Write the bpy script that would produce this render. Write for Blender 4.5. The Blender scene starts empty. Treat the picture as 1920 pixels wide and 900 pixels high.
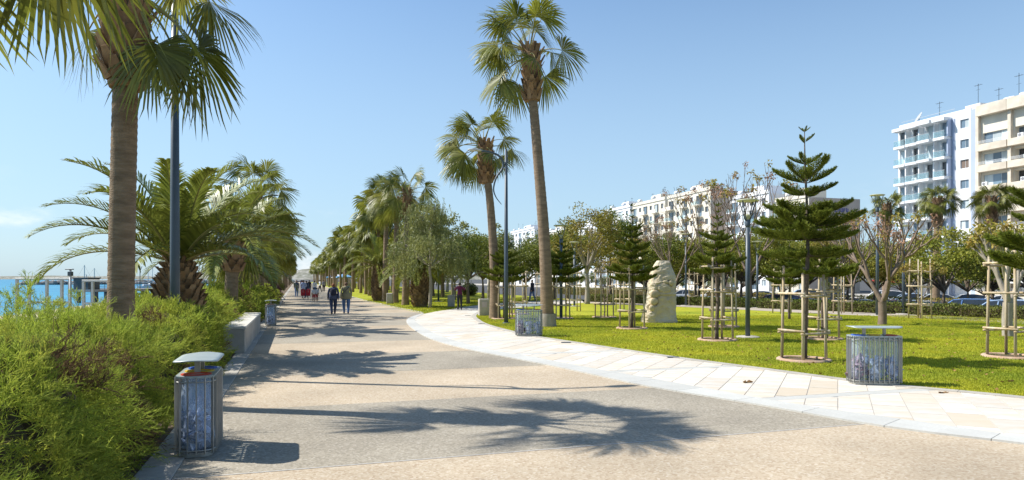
import bpy, bmesh, math, random
import numpy as np
from mathutils import Vector, Matrix, noise

random.seed(7)
RNG = np.random.default_rng(7)
R = math.radians
S = bpy.context.scene
COL = S.collection

# ------------------------------------------------------------------ camera
EYE = 1.85
cam_d = bpy.data.cameras.new('camera')
cam_d.sensor_width = 36.0
cam_d.lens = 24.0
cam_d.shift_y = 73.0 / 1920.0
cam_d.clip_start = 0.1
cam_d.clip_end = 20000.0
cam = bpy.data.objects.new('camera', cam_d)
cam.location = (0, 0, EYE)
cam.rotation_euler = (R(90), 0, 0)
COL.objects.link(cam)
S.camera = cam

# ------------------------------------------------------------------ sky and sun
SUN_EL = R(47)
SUN_AZ = math.atan2(0.19, -1.0)          # the sun stands over the sea, to the left
sun_from = Vector((math.cos(SUN_EL) * math.cos(SUN_AZ), math.cos(SUN_EL) * math.sin(SUN_AZ), math.sin(SUN_EL)))
sun_d = bpy.data.lights.new('sun', 'SUN')
sun_d.energy = 4.6
sun_d.angle = R(0.53)
sun_d.color = (1.0, 0.955, 0.88)
sun = bpy.data.objects.new('sun', sun_d)
sun.rotation_euler = (-sun_from).to_track_quat('-Z', 'Y').to_euler()
sun.location = sun_from * 60
COL.objects.link(sun)

world = bpy.data.worlds.new('World')
S.world = world
world.use_nodes = True
wn, wl = world.node_tree.nodes, world.node_tree.links
wn.clear()
w_out = wn.new('ShaderNodeOutputWorld')
w_bg = wn.new('ShaderNodeBackground')
w_sky = wn.new('ShaderNodeTexSky')
w_sky.sky_type = 'NISHITA'
w_sky.sun_disc = False
w_sky.sun_elevation = SUN_EL
w_sky.sun_rotation = math.pi / 2 - SUN_AZ
w_sky.altitude = 0
w_sky.air_density = 1.0
w_sky.dust_density = 0.9
w_sky.ozone_density = 0.7
w_bg.inputs['Strength'].default_value = 0.115
# low cumulus that sits close above the horizon
w_tc = wn.new('ShaderNodeTexCoord')
w_map = wn.new('ShaderNodeMapping'); w_map.inputs['Scale'].default_value = (1.0, 1.0, 2.6); w_map.inputs['Location'].default_value = (1.7, 4.2, 0.9)
w_noi = wn.new('ShaderNodeTexNoise'); w_noi.inputs['Scale'].default_value = 5.2
w_noi.inputs['Detail'].default_value = 9; w_noi.inputs['Roughness'].default_value = 0.58
w_rmp = wn.new('ShaderNodeMapRange'); w_rmp.interpolation_type = 'SMOOTHSTEP'
w_rmp.inputs['From Min'].default_value = 0.51; w_rmp.inputs['From Max'].default_value = 0.70
w_sep = wn.new('ShaderNodeSeparateXYZ')
w_lo = wn.new('ShaderNodeMapRange'); w_lo.interpolation_type = 'SMOOTHSTEP'
w_lo.inputs['From Min'].default_value = 0.15; w_lo.inputs['From Max'].default_value = 0.03
w_mul = wn.new('ShaderNodeMath'); w_mul.operation = 'MULTIPLY'
w_m2 = wn.new('ShaderNodeMath'); w_m2.operation = 'MULTIPLY'; w_m2.inputs[1].default_value = 0.85
w_mix = wn.new('ShaderNodeMix'); w_mix.data_type = 'RGBA'
w_mix.inputs[7].default_value = (9.2, 7.4, 6.5, 1)
wl.new(w_tc.outputs['Generated'], w_map.inputs['Vector'])
wl.new(w_map.outputs[0], w_noi.inputs['Vector'])
wl.new(w_noi.outputs[0], w_rmp.inputs['Value'])
wl.new(w_tc.outputs['Generated'], w_sep.inputs[0])
wl.new(w_sep.outputs['Z'], w_lo.inputs['Value'])
wl.new(w_rmp.outputs[0], w_mul.inputs[0]); wl.new(w_lo.outputs[0], w_mul.inputs[1])
wl.new(w_mul.outputs[0], w_m2.inputs[0])
wl.new(w_m2.outputs[0], w_mix.inputs[0])
# pale sea haze low down, the same all round the horizon
w_hz = wn.new('ShaderNodeMapRange'); w_hz.interpolation_type = 'SMOOTHERSTEP'
w_hz.inputs['From Min'].default_value = 0.60; w_hz.inputs['From Max'].default_value = -0.02
w_hz.inputs['To Max'].default_value = 0.68
w_hm = wn.new('ShaderNodeMix'); w_hm.data_type = 'RGBA'
w_hm.inputs[7].default_value = (4.2, 4.6, 5.0, 1)
wl.new(w_sep.outputs['Z'], w_hz.inputs['Value'])
wl.new(w_hz.outputs[0], w_hm.inputs[0])
wl.new(w_sky.outputs[0], w_hm.inputs[6])
wl.new(w_hm.outputs[2], w_mix.inputs[6])
w_tint = wn.new('ShaderNodeMix'); w_tint.data_type = 'RGBA'; w_tint.blend_type = 'MULTIPLY'; w_tint.inputs[0].default_value = 1.0
w_tint.inputs[7].default_value = (.70, .875, 1.0, 1)
wl.new(w_mix.outputs[2], w_tint.inputs[6])
wl.new(w_tint.outputs[2], w_bg.inputs['Color'])
wl.new(w_bg.outputs[0], w_out.inputs['Surface'])

S.view_settings.view_transform = 'Standard'
S.view_settings.look = 'None'
S.view_settings.exposure = 0.66
S.view_settings.gamma = 1.0
S.cycles.max_bounces = 8
S.cycles.transparent_max_bounces = 16
S.cycles.caustics_reflective = False
S.cycles.caustics_refractive = False

# ------------------------------------------------------------------ site grid
# promenade axis: u runs away along the promenade, v runs inland across it
FOC = 1280.0
TH = math.atan2(403.0, FOC)
PD = Vector((-math.sin(TH), math.cos(TH), 0))
RD = Vector((math.cos(TH), math.sin(TH), 0))
def W(u, v, z=0.0):
    q = PD * u + RD * v
    return Vector((q.x, q.y, z))
def uv_of(p):
    return (p.x * PD.x + p.y * PD.y, p.x * RD.x + p.y * RD.y)
def survey(a, b, z=0.0):
    """site point measured off the photograph, on level z"""
    y = (EYE - z) * FOC / (b - 523.0)
    return Vector(((a - 960.0) / FOC * y, y, z))
def at(a, y, z=0.0):
    return Vector(((a - 960.0) / FOC * y, y, z))
def zat(b, y):
    return EYE + (523.0 - b) / FOC * y
PANG = math.atan2(PD.y, PD.x)          # heading of the promenade
RANG = PANG - math.pi / 2

# ------------------------------------------------------------------ materials
def nd(nt, kind, **kw):
    n = nt.nodes.new(kind)
    for k, v in kw.items():
        setattr(n, k, v)
    return n
def mat(name, c1, c2=None, scale=4.0, rough=0.8, bump=0.0, bscale=None, metal=0.0, spec=0.3, c3=None, s3=0.6, f3=0.35,
        island=0.0, transl=0.0, tcol=None, detail=6.0, lo=0.35, hi=0.65, stretch=None, emis=None, objrand=0.0, coord='Object', coat=0.0):
    m = bpy.data.materials.new(name)
    m.use_nodes = True
    nt = m.node_tree
    b = nt.nodes['Principled BSDF']
    out = nt.nodes['Material Output']
    b.inputs['Roughness'].default_value = rough
    b.inputs['Metallic'].default_value = metal
    b.inputs['Specular IOR Level'].default_value = spec
    b.inputs['Coat Weight'].default_value = coat
    tc = nd(nt, 'ShaderNodeTexCoord')
    src = tc.outputs[coord]
    if stretch:
        mp = nd(nt, 'ShaderNodeMapping'); mp.inputs['Scale'].default_value = stretch
        nt.links.new(src, mp.inputs[0]); src = mp.outputs[0]
    col = None
    if c2 is not None:
        n = nd(nt, 'ShaderNodeTexNoise'); n.inputs['Scale'].default_value = scale; n.inputs['Detail'].default_value = detail
        n.inputs['Roughness'].default_value = 0.6
        nt.links.new(src, n.inputs['Vector'])
        r = nd(nt, 'ShaderNodeMapRange'); r.inputs['From Min'].default_value = lo; r.inputs['From Max'].default_value = hi
        nt.links.new(n.outputs[0], r.inputs['Value'])
        mx = nd(nt, 'ShaderNodeMix', data_type='RGBA')
        mx.inputs[6].default_value = (*c1, 1); mx.inputs[7].default_value = (*c2, 1)
        nt.links.new(r.outputs[0], mx.inputs[0])
        col = mx.outputs[2]
    if c3 is not None:
        n = nd(nt, 'ShaderNodeTexNoise'); n.inputs['Scale'].default_value = s3; n.inputs['Detail'].default_value = 5
        nt.links.new(src, n.inputs['Vector'])
        r = nd(nt, 'ShaderNodeMapRange'); r.inputs['From Min'].default_value = 0.42; r.inputs['From Max'].default_value = 0.68
        r.inputs['To Max'].default_value = f3
        nt.links.new(n.outputs[0], r.inputs['Value'])
        mx = nd(nt, 'ShaderNodeMix', data_type='RGBA')
        if col is None: mx.inputs[6].default_value = (*c1, 1)
        else: nt.links.new(col, mx.inputs[6])
        mx.inputs[7].default_value = (*c3, 1)
        nt.links.new(r.outputs[0], mx.inputs[0])
        col = mx.outputs[2]
    if island or objrand:
        if island:
            g = nd(nt, 'ShaderNodeNewGeometry'); rnd = g.outputs['Random Per Island']; amt = island
        else:
            g = nd(nt, 'ShaderNodeObjectInfo'); rnd = g.outputs['Random']; amt = objrand
        r = nd(nt, 'ShaderNodeMapRange'); r.inputs['To Min'].default_value = 1 - amt; r.inputs['To Max'].default_value = 1 + amt
        nt.links.new(rnd, r.inputs['Value'])
        vm = nd(nt, 'ShaderNodeVectorMath', operation='SCALE')
        if col is None: vm.inputs[0].default_value = c1
        else: nt.links.new(col, vm.inputs[0])
        nt.links.new(r.outputs[0], vm.inputs['Scale'])
        col = vm.outputs[0]
    if col is None:
        b.inputs['Base Color'].default_value = (*c1, 1)
    else:
        nt.links.new(col, b.inputs['Base Color'])
    if bump:
        n = nd(nt, 'ShaderNodeTexNoise'); n.inputs['Scale'].default_value = bscale or scale * 2; n.inputs['Detail'].default_value = 4
        nt.links.new(src, n.inputs['Vector'])
        bp = nd(nt, 'ShaderNodeBump'); bp.inputs['Strength'].default_value = bump; bp.inputs['Distance'].default_value = 0.02
        nt.links.new(n.outputs[0], bp.inputs['Height'])
        nt.links.new(bp.outputs[0], b.inputs['Normal'])
    if transl:
        t = nd(nt, 'ShaderNodeBsdfTranslucent')
        if tcol: t.inputs[0].default_value = (*tcol, 1)
        elif col is not None: nt.links.new(col, t.inputs[0])
        else: t.inputs[0].default_value = (*c1, 1)
        ms = nd(nt, 'ShaderNodeMixShader'); ms.inputs[0].default_value = transl
        nt.links.new(b.outputs[0], ms.inputs[1]); nt.links.new(t.outputs[0], ms.inputs[2])
        nt.links.new(ms.outputs[0], out.inputs['Surface'])
    if emis:
        b.inputs['Emission Color'].default_value = (*emis, 1); b.inputs['Emission Strength'].default_value = 1
    return m

M = {}
# paving
def speckle(name, ca, cb, cc, cd):
    """washed aggregate: fine stones of several tones, faint stains"""
    m = bpy.data.materials.new(name); m.use_nodes = True
    nt = m.node_tree; b = nt.nodes['Principled BSDF']
    b.inputs['Roughness'].default_value = 0.85; b.inputs['Specular IOR Level'].default_value = 0.25
    tc = nd(nt, 'ShaderNodeTexCoord')
    v = nd(nt, 'ShaderNodeTexVoronoi'); v.inputs['Scale'].default_value = 42
    nt.links.new(tc.outputs['Object'], v.inputs['Vector'])
    sp = nd(nt, 'ShaderNodeSeparateColor'); nt.links.new(v.outputs['Color'], sp.inputs[0])
    cr = nd(nt, 'ShaderNodeValToRGB'); cr.color_ramp.interpolation = 'CONSTANT'
    e = cr.color_ramp.elements
    e[0].position = 0; e[0].color = (*ca, 1); e[1].position = 0.45; e[1].color = (*cb, 1)
    x = e.new(0.72); x.color = (*cc, 1); x = e.new(0.9); x.color = (*cd, 1)
    nt.links.new(sp.outputs[0], cr.inputs[0])
    n = nd(nt, 'ShaderNodeTexNoise'); n.inputs['Scale'].default_value = 0.55; n.inputs['Detail'].default_value = 7
    nt.links.new(tc.outputs['Object'], n.inputs['Vector'])
    r = nd(nt, 'ShaderNodeMapRange'); r.inputs['From Min'].default_value = 0.3; r.inputs['From Max'].default_value = 0.7
    r.inputs['To Min'].default_value = 0.80; r.inputs['To Max'].default_value = 1.12
    nt.links.new(n.outputs[0], r.inputs['Value'])
    vm = nd(nt, 'ShaderNodeVectorMath', operation='SCALE')
    nt.links.new(cr.outputs[0], vm.inputs[0]); nt.links.new(r.outputs[0], vm.inputs['Scale'])
    nt.links.new(vm.outputs[0], b.inputs['Base Color'])
    bp = nd(nt, 'ShaderNodeBump'); bp.inputs['Strength'].default_value = 0.35; bp.inputs['Distance'].default_value = 0.004
    nt.links.new(v.outputs['Distance'], bp.inputs['Height']); nt.links.new(bp.outputs[0], b.inputs['Normal'])
    return m
M['agg_beige'] = speckle('aggregate_beige', (.425, .345, .245), (.465, .385, .28), (.37, .285, .195), (.505, .435, .335))
M['agg_grey'] = speckle('aggregate_grey', (.30, .265, .205), (.345, .305, .24), (.25, .22, .17), (.39, .35, .285))
M['joint'] = mat('joint_strip', (.50, .48, .44), (.44, .42, .39), 6, .8)
M['kerb'] = mat('kerb_granite', (.52, .515, .475), (.46, .455, .42), 30, .75, objrand=.07, c3=(.40, .39, .36), s3=2, f3=.4)
M['kerb_left'] = mat('kerb_pale', (.45, .42, .365), (.38, .35, .30), 12, .8, objrand=.06, c3=(.3, .28, .25), s3=1.5, f3=.5)
M['tile'] = mat('tile_marble', (.63, .595, .53), (.58, .525, .445), 2.2, .6, stretch=(1, 3, 1), objrand=.10, c3=(.60, .50, .37), s3=1.3, f3=.55, spec=.3)
def tile_tones(m):
    nt = m.node_tree; b = nt.nodes['Principled BSDF']; src = b.inputs['Base Color'].links[0].from_socket
    oi = nd(nt, 'ShaderNodeObjectInfo'); mu = nd(nt, 'ShaderNodeMath', operation='MULTIPLY'); mu.inputs[1].default_value = 7.31
    fr = nd(nt, 'ShaderNodeMath', operation='FRACT'); r = nd(nt, 'ShaderNodeMapRange'); r.inputs['From Min'].default_value = .72; r.inputs['From Max'].default_value = 1.0; r.inputs['To Max'].default_value = .7
    mx = nd(nt, 'ShaderNodeMix', data_type='RGBA'); mx.inputs[7].default_value = (.52, .43, .31, 1)
    nt.links.new(oi.outputs['Random'], mu.inputs[0]); nt.links.new(mu.outputs[0], fr.inputs[0]); nt.links.new(fr.outputs[0], r.inputs[0]); nt.links.new(r.outputs[0], mx.inputs[0])
    nt.links.new(src, mx.inputs[6]); nt.links.new(mx.outputs[2], b.inputs['Base Color'])
tile_tones(M['tile'])
M['grout'] = mat('grout', (.48, .46, .42), (.40, .38, .35), 8, .9)
M['concrete'] = mat('concrete', (.46, .43, .38), (.38, .35, .31), 5, .85, bump=.2, bscale=30, c3=(.28, .26, .22), s3=1.5, f3=.5)
M['soil'] = mat('soil', (.10, .07, .045), (.17, .12, .075), 5, .95, bump=.6, bscale=25)
M['sand'] = mat('sand', (.50, .42, .28), (.42, .35, .22), 1.2, .95, bump=.5, bscale=4, c3=(.26, .27, .10), s3=.25, f3=.9)
M['lawn'] = mat('lawn', (.29, .31, .028), (.38, .365, .032), 1.1, .9, bump=.8, bscale=45, c3=(.17, .22, .02), s3=.35, f3=.8, spec=.1)
M['asphalt'] = mat('asphalt', (.06, .06, .062), (.085, .083, .08), 20, .9)
M['footpath'] = mat('footpath', (.42, .36, .29), (.36, .31, .25), 3, .9)
M['water'] = mat('sea_water', (.045, .26, .38), (.03, .20, .33), .05, .35, bump=1.0, bscale=.9, spec=.08, c3=(.02, .12, .26), s3=.012, f3=.7)
# metals, timber
M['pole'] = mat('pole_paint', (.058, .082, .105), (.05, .07, .09), 3, .45, spec=.5, c3=(.09, .11, .13), s3=1.2, f3=.3)
M['steel'] = mat('steel', (.42, .43, .42), (.36, .37, .37), 8, .35, metal=.8)
M['galv'] = mat('galvanised', (.52, .53, .52), (.44, .45, .45), 6, .5, metal=.35)
M['lamp_glass'] = mat('lamp_diffuser', (.62, .62, .44), (.55, .55, .36), 5, .35, transl=.4)
M['stake'] = mat('stake_timber', (.47, .37, .23), (.38, .28, .16), 3, .85, stretch=(9, 9, 1), bump=.3, bscale=12, objrand=.14, c3=(.60, .54, .43), s3=.9, f3=.8)
M['ring'] = mat('terracotta', (.46, .30, .20), (.38, .25, .17), 6, .9, c3=(.5, .42, .33), s3=2, f3=.6)
M['stone'] = mat('carved_stone', (.60, .50, .35), (.50, .40, .26), 2.4, .9, bump=1.0, bscale=11, c3=(.60, .53, .41), s3=1.4, f3=.9)
M['stone2'] = mat('smooth_stone', (.60, .49, .32), (.50, .40, .25), 4, .85, bump=.5, bscale=14, objrand=.1)
# bark
M['trunk_fan'] = mat('fan_palm_bark', (.215, .15, .092), (.30, .22, .145), 2.5, .95, stretch=(2.0, 2.0, 9.0), bump=.9, bscale=9, c3=(.12, .085, .055), s3=1.2, f3=.5)
M['boots'] = mat('leaf_bases', (.22, .125, .065), (.33, .21, .12), 5, .9, island=.4, bump=.4, bscale=20)
M['boots_date'] = mat('date_leaf_bases', (.20, .125, .065), (.32, .215, .12), 5, .95, island=.45, bump=.5, bscale=20)
M['bark'] = mat('bark', (.13, .10, .075), (.20, .16, .12), 4, .95, stretch=(3, 3, 1), bump=.7, bscale=14)
M['bark_pale'] = mat('bark_pale', (.28, .24, .19), (.36, .32, .27), 3, .95, stretch=(3, 3, 1), bump=.5, bscale=12)
M['bark_pine'] = mat('bark_pine', (.105, .08, .06), (.16, .125, .095), 8, .95, bump=.9, bscale=30)
M['bark_coral'] = mat('bark_coral', (.16, .115, .085), (.23, .175, .135), 3, .9, bump=.4, bscale=15)
# foliage
M['fan'] = mat('fan_frond', (.135, .155, .02), (.215, .225, .034), 1.5, .45, island=.30, transl=.34, spec=.45, c3=(.26, .23, .05), s3=1.1, f3=.5)
M['petiole'] = mat('petiole', (.22, .22, .06), (.30, .24, .09), 2, .6, island=.2)
M['date'] = mat('date_frond', (.17, .20, .034), (.255, .275, .05), 1.3, .45, island=.28, transl=.25, spec=.5)
M['pine'] = mat('pine_needles', (.135, .175, .022), (.22, .25, .036), 2.2, .7, island=.30, transl=.25, spec=.25)
M['tam'] = mat('feathery_green', (.27, .36, .048), (.42, .48, .07), 1.1, .75, island=.4, transl=.45, spec=.2, c3=(.44, .40, .07), s3=1.6, f3=.6)
M['tam_dark'] = mat('feathery_dark', (.06, .10, .018), (.10, .14, .022), 1.6, .8, island=.35, transl=.3, spec=.2)
M['twig'] = mat('twigs', (.045, .04, .018), (.075, .055, .028), 9, .95, bump=.8, bscale=18)
M['brown_leaf'] = mat('brown_sprays', (.20, .12, .06), (.13, .08, .04), 3, .9, island=.4, transl=.2)
M['purple_leaf'] = mat('purple_sprays', (.11, .045, .06), (.16, .07, .08), 3, .9, island=.4, transl=.2)
M['ficus'] = mat('ficus_leaf', (.115, .15, .02), (.195, .22, .03), .9, .55, island=.40, transl=.36, spec=.4, c3=(.20, .20, .03), s3=.6, f3=.55)
M['ficus_bright'] = mat('ficus_bright_leaf', (.25, .29, .028), (.36, .37, .04), .9, .55, island=.40, transl=.35, spec=.35, c3=(.30, .27, .04), s3=.6, f3=.5)
M['ficus_mid'] = mat('ficus_mid_leaf', (.19, .22, .026), (.29, .30, .036), .9, .55, island=.40, transl=.36, spec=.4, c3=(.30, .24, .04), s3=.6, f3=.6)
M['autumn'] = mat('autumn_leaf', (.21, .21, .03), (.30, .26, .04), .8, .6, island=.4, transl=.35, c3=(.30, .19, .06), s3=.5, f3=.7)
M['eucalypt'] = mat('eucalypt_leaf', (.25, .265, .075), (.34, .34, .11), .9, .5, island=.35, transl=.3, spec=.4, c3=(.08, .12, .05), s3=.7, f3=.6)
M['coral_leaf'] = mat('coral_leaf', (.30, .27, .04), (.36, .25, .07), 1.2, .6, island=.4, transl=.4)
M['seed_pod'] = mat('seed_pods', (.42, .24, .15), (.34, .20, .13), 2, .8, island=.35, transl=.2)
M['hedge_leaf'] = mat('hedge_leaf', (.10, .14, .022), (.16, .19, .03), 1.2, .6, island=.4, transl=.25, c3=(.15, .15, .03), s3=.3, f3=.7)
M['grass'] = mat('grass_blade', (.34, .37, .03), (.46, .44, .036), 1.1, .7, island=.3, transl=.38, spec=.2, c3=(.20, .26, .024), s3=.35, f3=.8)
M['dry_leaf'] = mat('dry_leaf', (.32, .19, .07), (.22, .12, .05), 5, .8, island=.4, transl=.2)

# ------------------------------------------------------------------ mesh helpers
class MB:
    def __init__(self):
        self.v = []; self.f = []; self.m = []
    def add(self, vs, fs, mi=0):
        o = len(self.v)
        self.v.extend([tuple(p) for p in vs])
        for q in fs:
            self.f.append(tuple(i + o for i in q)); self.m.append(mi)
        return self
    def box(self, a, b, mi=0, mx=None):
        x0, y0, z0 = a; x1, y1, z1 = b
        vs = [(x0, y0, z0), (x1, y0, z0), (x1, y1, z0), (x0, y1, z0), (x0, y0, z1), (x1, y0, z1), (x1, y1, z1), (x0, y1, z1)]
        if mx is not None: vs = [mx @ Vector(p) for p in vs]
        return self.add(vs, [(0, 3, 2, 1), (4, 5, 6, 7), (0, 1, 5, 4), (1, 2, 6, 5), (2, 3, 7, 6), (3, 0, 4, 7)], mi)
    def bevbox(self, a, b, e, mi=0):
        x0, y0, z0 = a; x1, y1, z1 = b
        vs = []; fs = []
        rings = [(z0, e), (z0 + e, 0), (z1 - e, 0), (z1, e)]
        for z, i in rings:
            j = e
            vs += [(x0 + i, y0 + j + (i if i else 0), z), (x0 + j + (i if i else 0), y0 + i, z), (x1 - j - (i if i else 0), y0 + i, z), (x1 - i, y0 + j + (i if i else 0), z),
                   (x1 - i, y1 - j - (i if i else 0), z), (x1 - j - (i if i else 0), y1 - i, z), (x0 + j + (i if i else 0), y1 - i, z), (x0 + i, y1 - j - (i if i else 0), z)]
        n = 8
        fs.append(tuple(reversed(range(n)))); fs.append(tuple(range(3 * n, 4 * n)))
        for k in range(3):
            for i in range(n):
                fs.append((k * n + i, k * n + (i + 1) % n, (k + 1) * n + (i + 1) % n, (k + 1) * n + i))
        return self.add(vs, fs, mi)
    def tube(self, pts, rad, n=8, mi=0, cap=True):
        pts = [Vector(p) for p in pts]
        if not hasattr(rad, '__len__'): rad = [rad] * len(pts)
        vs = []; fs = []
        d = (pts[1] - pts[0]).normalized()
        a = d.orthogonal().normalized()
        for i, p in enumerate(pts):
            if i == 0: t = pts[1] - pts[0]
            elif i == len(pts) - 1: t = pts[-1] - pts[-2]
            else: t = pts[i + 1] - pts[i - 1]
            t.normalize()
            a = (a - t * a.dot(t))
            if a.length < 1e-6: a = t.orthogonal()
            a.normalize(); b = t.cross(a)
            for k in range(n):
                an = 2 * math.pi * k / n
                vs.append(p + (a * math.cos(an) + b * math.sin(an)) * rad[i])
        for i in range(len(pts) - 1):
            for k in range(n):
                fs.append((i * n + k, i * n + (k + 1) % n, (i + 1) * n + (k + 1) % n, (i + 1) * n + k))
        if cap:
            fs.append(tuple(reversed(range(n)))); fs.append(tuple(range((len(pts) - 1) * n, len(pts) * n)))
        return self.add(vs, fs, mi)
    def lathe(self, prof, n=16, mi=0, sx=1.0, sy=1.0, c=(0, 0, 0)):
        vs = []; fs = []
        for r, z in prof:
            for k in range(n):
                an = 2 * math.pi * k / n
                vs.append((c[0] + r * math.cos(an) * sx, c[1] + r * math.sin(an) * sy, c[2] + z))
        for i in range(len(prof) - 1):
            for k in range(n):
                fs.append((i * n + k, i * n + (k + 1) % n, (i + 1) * n + (k + 1) % n, (i + 1) * n + k))
        if prof[0][0] > 1e-4: fs.append(tuple(reversed(range(n))))
        if prof[-1][0] > 1e-4: fs.append(tuple(range((len(prof) - 1) * n, len(prof) * n)))
        return self.add(vs, fs, mi)
    def prism(self, poly, z0, z1, mi=0):
        n = len(poly)
        ar = sum(poly[i][0] * poly[(i + 1) % n][1] - poly[(i + 1) % n][0] * poly[i][1] for i in range(n))
        if ar < 0: poly = list(reversed(poly))
        vs = [(p[0], p[1], z0) for p in poly] + [(p[0], p[1], z1) for p in poly]
        fs = [tuple(range(n, 2 * n)), tuple(reversed(range(n)))]
        for i in range(n): fs.append((i, (i + 1) % n, n + (i + 1) % n, n + i))
        return self.add(vs, fs, mi)
    def ball(self, c, r, n=8, mi=0):
        rx, ry, rz = r if hasattr(r, '__len__') else (r, r, r)
        prof = [(max(1e-5, math.sin(math.pi * i / n)), -math.cos(math.pi * i / n)) for i in range(n + 1)]
        vs = []; fs = []; k2 = n + 2
        for pr, pz in prof:
            for k in range(k2):
                an = 2 * math.pi * k / k2
                vs.append((c[0] + pr * math.cos(an) * rx, c[1] + pr * math.sin(an) * ry, c[2] + pz * rz))
        for i in range(n):
            for k in range(k2):
                fs.append((i * k2 + k, i * k2 + (k + 1) % k2, (i + 1) * k2 + (k + 1) % k2, (i + 1) * k2 + k))
        return self.add(vs, fs, mi)
    def mesh(self, name, mats, smooth=False):
        me = bpy.data.meshes.new(name)
        me.from_pydata(self.v, [], self.f)
        if not isinstance(mats, (list, tuple)): mats = [mats]
        for m in mats: me.materials.append(M[m] if isinstance(m, str) else m)
        if len(mats) > 1: me.polygons.foreach_set('material_index', self.m)
        if smooth: me.polygons.foreach_set('use_smooth', [True] * len(self.f))
        me.update()
        return me
    def build(self, name, mats, parent=None, smooth=False, loc=None):
        return put(name, self.mesh(name, mats, smooth), parent, loc)

def put(name, me, parent=None, loc=None, rz=0.0, sc=None):
    o = bpy.data.objects.new(name, me)
    COL.objects.link(o)
    if parent is not None: o.parent = parent
    if loc is not None: o.location = loc
    if rz: o.rotation_euler = (0, 0, rz)
    if sc is not None: o.scale = sc if hasattr(sc, '__len__') else (sc, sc, sc)
    return o
def tag(o, label, cat, group=None):
    o['label'] = label; o['category'] = cat
    if group: o['group'] = group
    return o
def thing(name, label, cat, loc=(0, 0, 0), rz=0.0, group=None, sc=1.0):
    o = bpy.data.objects.new(name, None)
    o.empty_display_size = 0.2
    COL.objects.link(o)
    o.location = loc; o.rotation_euler = (0, 0, rz); o.scale = (sc, sc, sc)
    return tag(o, label, cat, group)
def structure(o, label=None):
    o['kind'] = 'structure'
    if label: o['label'] = label
    return o
def stuff(o, label=None, cat=None):
    o['kind'] = 'stuff'
    if label: o['label'] = label
    if cat: o['category'] = cat
    return o

def np_mesh(name, V, tris, mats, mi=None, smooth=False):
    """fast mesh from arrays: V (n,3), tris (m,3)"""
    me = bpy.data.meshes.new(name)
    V = np.ascontiguousarray(V, dtype=np.float32); T = np.ascontiguousarray(tris, dtype=np.int32)
    me.vertices.add(len(V)); me.vertices.foreach_set('co', V.ravel())
    me.loops.add(T.size); me.loops.foreach_set('vertex_index', T.ravel())
    me.polygons.add(len(T))
    me.polygons.foreach_set('loop_start', np.arange(0, T.size, 3, dtype=np.int32))
    try: me.polygons.foreach_set('loop_total', np.full(len(T), 3, dtype=np.int32))
    except Exception: pass
    if not isinstance(mats, (list, tuple)): mats = [mats]
    for m in mats: me.materials.append(M[m] if isinstance(m, str) else m)
    if mi is not None: me.polygons.foreach_set('material_index', np.ascontiguousarray(mi, dtype=np.int32))
    if smooth: me.polygons.foreach_set('use_smooth', np.ones(len(T), dtype=bool))
    me.update(calc_edges=True)
    me.validate()
    return me

def unit(a):
    return a / np.maximum(np.linalg.norm(a, axis=-1, keepdims=True), 1e-9)
def rand_dirs(n, rng=RNG):
    return unit(rng.normal(size=(n, 3)))
def leaves(P, A, length, width, rng=RNG, curl=0.0):
    """diamond leaves: centres P, long axes A; returns V, T"""
    n = len(P)
    A = unit(A)
    B = unit(np.cross(A, rand_dirs(n, rng)))
    L = (length * (0.7 + 0.6 * rng.random(n)))[:, None]
    Wd = (width * (0.7 + 0.6 * rng.random(n)))[:, None]
    N = np.cross(A, B)
    V = np.stack([P - A * L * .5, P + B * Wd * .5 + N * curl * L, P + A * L * .5, P - B * Wd * .5 + N * curl * L], axis=1).reshape(-1, 3)
    i = np.arange(n)[:, None] * 4
    T = np.concatenate([i + np.array([[0, 1, 2]]), i + np.array([[0, 2, 3]])], axis=0)
    return V, T
def needles(P, D, length, width, rng=RNG):
    """single thin triangles: base P, direction D*length"""
    n = len(P)
    D = unit(D)
    B = unit(np.cross(D, rand_dirs(n, rng))) * width * .5
    L = (length * (0.65 + 0.7 * rng.random(n)))[:, None] if not hasattr(length, '__len__') else np.asarray(length)[:, None]
    V = np.stack([P - B, P + B, P + D * L], axis=1).reshape(-1, 3)
    T = np.arange(n * 3).reshape(-1, 3)
    return V, T
class Acc:
    """collects triangle arrays"""
    def __init__(self): self.V = []; self.T = []; self.m = []; self.n = 0
    def add(self, V, T, mi=0):
        self.V.append(np.asarray(V, dtype=np.float32)); self.T.append(np.asarray(T) + self.n); self.m.append(np.full(len(T), mi)); self.n += len(V)
    def add_mb(self, mb, mi=0):
        T = []
        for f in mb.f:
            for k in range(1, len(f) - 1): T.append((f[0], f[k], f[k + 1]))
        self.add(np.array(mb.v), np.array(T), mi)
    def mesh(self, name, mats, smooth=False):
        return np_mesh(name, np.concatenate(self.V), np.concatenate(self.T), mats, np.concatenate(self.m), smooth)
    def arrays(self):
        return np.concatenate(self.V), np.concatenate(self.T), np.concatenate(self.m)

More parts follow.
